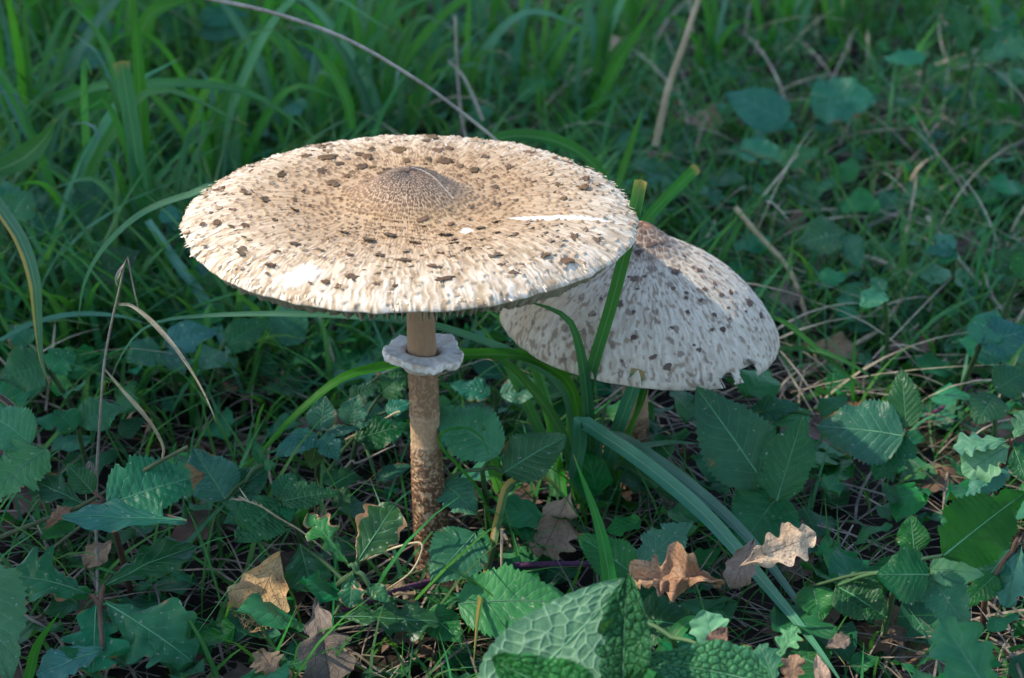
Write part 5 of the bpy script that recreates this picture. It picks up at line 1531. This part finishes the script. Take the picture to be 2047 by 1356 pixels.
mass('grass', 'grass_stuff', 'mass of short green grass covering the ground around the mushrooms', 'grass', V, F, UV, np.repeat(rs.random(N), 12))
# dry straw litter
N = 11000
xs, ys = spread(N, -.2, 2.2, rs)
V, F, UV = strips(N, xs, ys, 0.02 + .075 * rs.random(N), 0.0006 + .0011 * rs.random(N), rs.uniform(-.3, .3, N), rs.uniform(0, 6.283, N), rs.uniform(-.05, .45, N), 6, 6, rs.uniform(.001, .012, N), 1.3)
mass('straw_litter', 'straw_stuff', 'matted dry straw lying between the grass', 'straw', V, F, UV, np.repeat(rs.random(N), 12))

# taller dry stems and blades standing in the grass behind
N = 1500
xs, ys = spread(N, .12, 1.7, rs)
right = sstep(-.15, .3, xs)
keep = (rs.random(N) < .35 + .65 * right) & (np.hypot(xs - p2.x, ys - Y2) > .07)
xs, ys = xs[keep], ys[keep]; N = len(xs)
V, F, UV = strips(N, xs, ys, .04 + .12 * rs.random(N) ** 1.5, .0008 + .0016 * rs.random(N), rs.uniform(-.35, .35, N), rs.uniform(0, 6.283, N), rs.uniform(.1, 1.0, N), 9, 8, rs.uniform(.0, .02, N), 1.25)
mass('dry_grass', 'dry_grass', 'scattered dry blades among the green grass behind the mushrooms', 'dry grass', V, F, UV, np.repeat(rs.random(N), 16))

def leaf_mass(name, mat, label, cat, N, y0, y1, lo, hi, zlo, zhi, flat, seed, kind='smooth', thin=0):
    rs = np.random.default_rng(seed)
    xs, ys = spread(N, y0, y1, rs)
    v0, f0, uv0 = leaf_mesh(kind, 1.0, .34, nt=9, ns=5, curl=.6, wave=.2, seed=seed)
    v1 = leaf_mesh(kind, 1.0, .30, nt=9, ns=5, curl=-.3, wave=.3, seed=seed + 1)[0]
    v0 = v0 - np.array([.0, 0, 0])
    VV, FF, UU, TT = [], [], [], []
    gz = gh(xs, ys)
    for i in range(N):
        if ys[i] < .12 and rs.random() < thin: continue
        if math.hypot(xs[i], ys[i]) < .03: continue
        s_ = rs.uniform(lo, hi)
        e = Matrix.Rotation(rs.uniform(0, 6.283), 3, 'Z') @ Matrix.Rotation(rs.uniform(-1, .5) * flat, 3, 'Y') @ Matrix.Rotation(rs.uniform(-1, 1) * flat, 3, 'X')
        v = (v0 if i % 2 else v1) * s_ @ np.array(e).T + np.array([xs[i], ys[i], gz[i] + rs.uniform(zlo, zhi)])
        FF.append(f0 + len(VV) * len(v0)); VV.append(v); UU.append(uv0); TT.append(np.full(len(v0), rs.random()))
    return mass(name, mat, label, cat, np.concatenate(VV), np.concatenate(FF), np.concatenate(UU), np.concatenate(TT))
leaf_mass('ground_cover', 'cover', 'low mass of small green leaves on the ground', 'ground cover', 3000, -.16, 1.7, .010, .034, .004, .035, .6, 202, 'bramble', 0)
leaf_mass('leaf_litter', 'litter', 'decayed brown leaf litter on the ground', 'leaf litter', 700, -.2, 1.9, .02, .05, .001, .010, .35, 203, 'oak')

# ------------------------------------------------------------------ tree added out of view to shade the clearing, crown gapped for sun
lit = [(Vector((0, 0, .176)), .112), (Vector((p2.x + .015, Y2 + .035, .13)), .04), (Vector((.03, .01, .10)), .05),
       (P(1070, 905, z=.05), .034), (P(930, 860, z=.05), .030), (P(1030, 1205, z=.022), .030), (P(1130, 1270, z=.055), .055), (P(1210, 1330, z=.055), .05), (P(1100, 1085, z=.03), .026),
       (P(1330, 1165, z=.055), .022), (P(1560, 1095, z=.06), .020), (P(1440, 1085, z=.05), .014), (P(1590, 1240, z=.05), .032), (P(1490, 1150, z=.05), .02), (P(1410, 1265, z=.045), .022),
       (P(1440, 1310, z=.06), .038), (P(1960, 910, z=.095), .014), (P(765, 1045, z=.045), .012), (P(525, 1170, z=.035), .014)]
rs = np.random.default_rng(303)
kz = math.cos(EL) / math.sin(EL)
troot = thing('unseen_shade_tree', Vector((-2.9, 1.35, 0)), 'unseen leafy tree added to shade the clearing, crown gapped for sun', 'tree')
cen = np.array([-2.05, 0.55, 2.0])
VV, FF, UU, TT = [], [], [], []
v0, f0, uv0 = leaf_mesh('oak', 1.0, .32, nt=7, ns=3, curl=.5, wave=.2, seed=5)
cnt = 0
while cnt < 5600:
    p = rs.uniform(-1, 1, 3)
    if (p ** 2).sum() > 1: continue
    p = cen + p * np.array([.95, 1.15, .6])
    pv = Vector(p); s_ = rs.uniform(.06, .10)
    hit = False
    for c, rr_ in lit:
        d = pv - c
        if (d - TO_SUN * d.dot(TO_SUN)).length < rr_ + .028: hit = True; break
    cnt += 1
    if hit: continue  # leaf left out so the sun reaches a chosen spot
    e = Matrix.Rotation(rs.uniform(0, 6.283), 3, 'Z') @ Matrix.Rotation(rs.uniform(-.2, 1.2), 3, 'Y')
    v = (v0 * s_) @ np.array(e).T + p - np.array(troot.location)
    v[:, :] -= (v.mean(0) - (p - np.array(troot.location)))
    FF.append(f0 + len(VV) * len(v0)); VV.append(v); UU.append(uv0); TT.append(np.full(len(v0), rs.random()))
me = fast_mesh('crown', np.concatenate(VV), np.concatenate(FF)); set_uv(me, np.concatenate(UU)); set_float(me, 'tint', np.concatenate(TT))
put('crown', me, M['tree_leaf'], troot)
tube('trunk', [Vector((-2.9, 1.35, -.1)), Vector((-2.85, 1.3, .8)), Vector((-2.7, 1.15, 1.6)), Vector((-2.6, 1.0, 2.4))], [.075, .055, .04, .02], M['bark'], troot, 10, 20, .06)
for i in range(7):
    a0 = Vector((-2.85 + .03 * i, 1.3 - .04 * i, .9 + .2 * i))
    a1 = Vector(cen) + Vector((rs.uniform(-.6, .5), rs.uniform(.2, .8), rs.uniform(-.4, .4)))
    tube('limb', [a0, a0.lerp(a1, .5) + Vector((0, 0, .12)), a1], [.022, .012, .005], M['bark'], troot, 6, 12, .05)
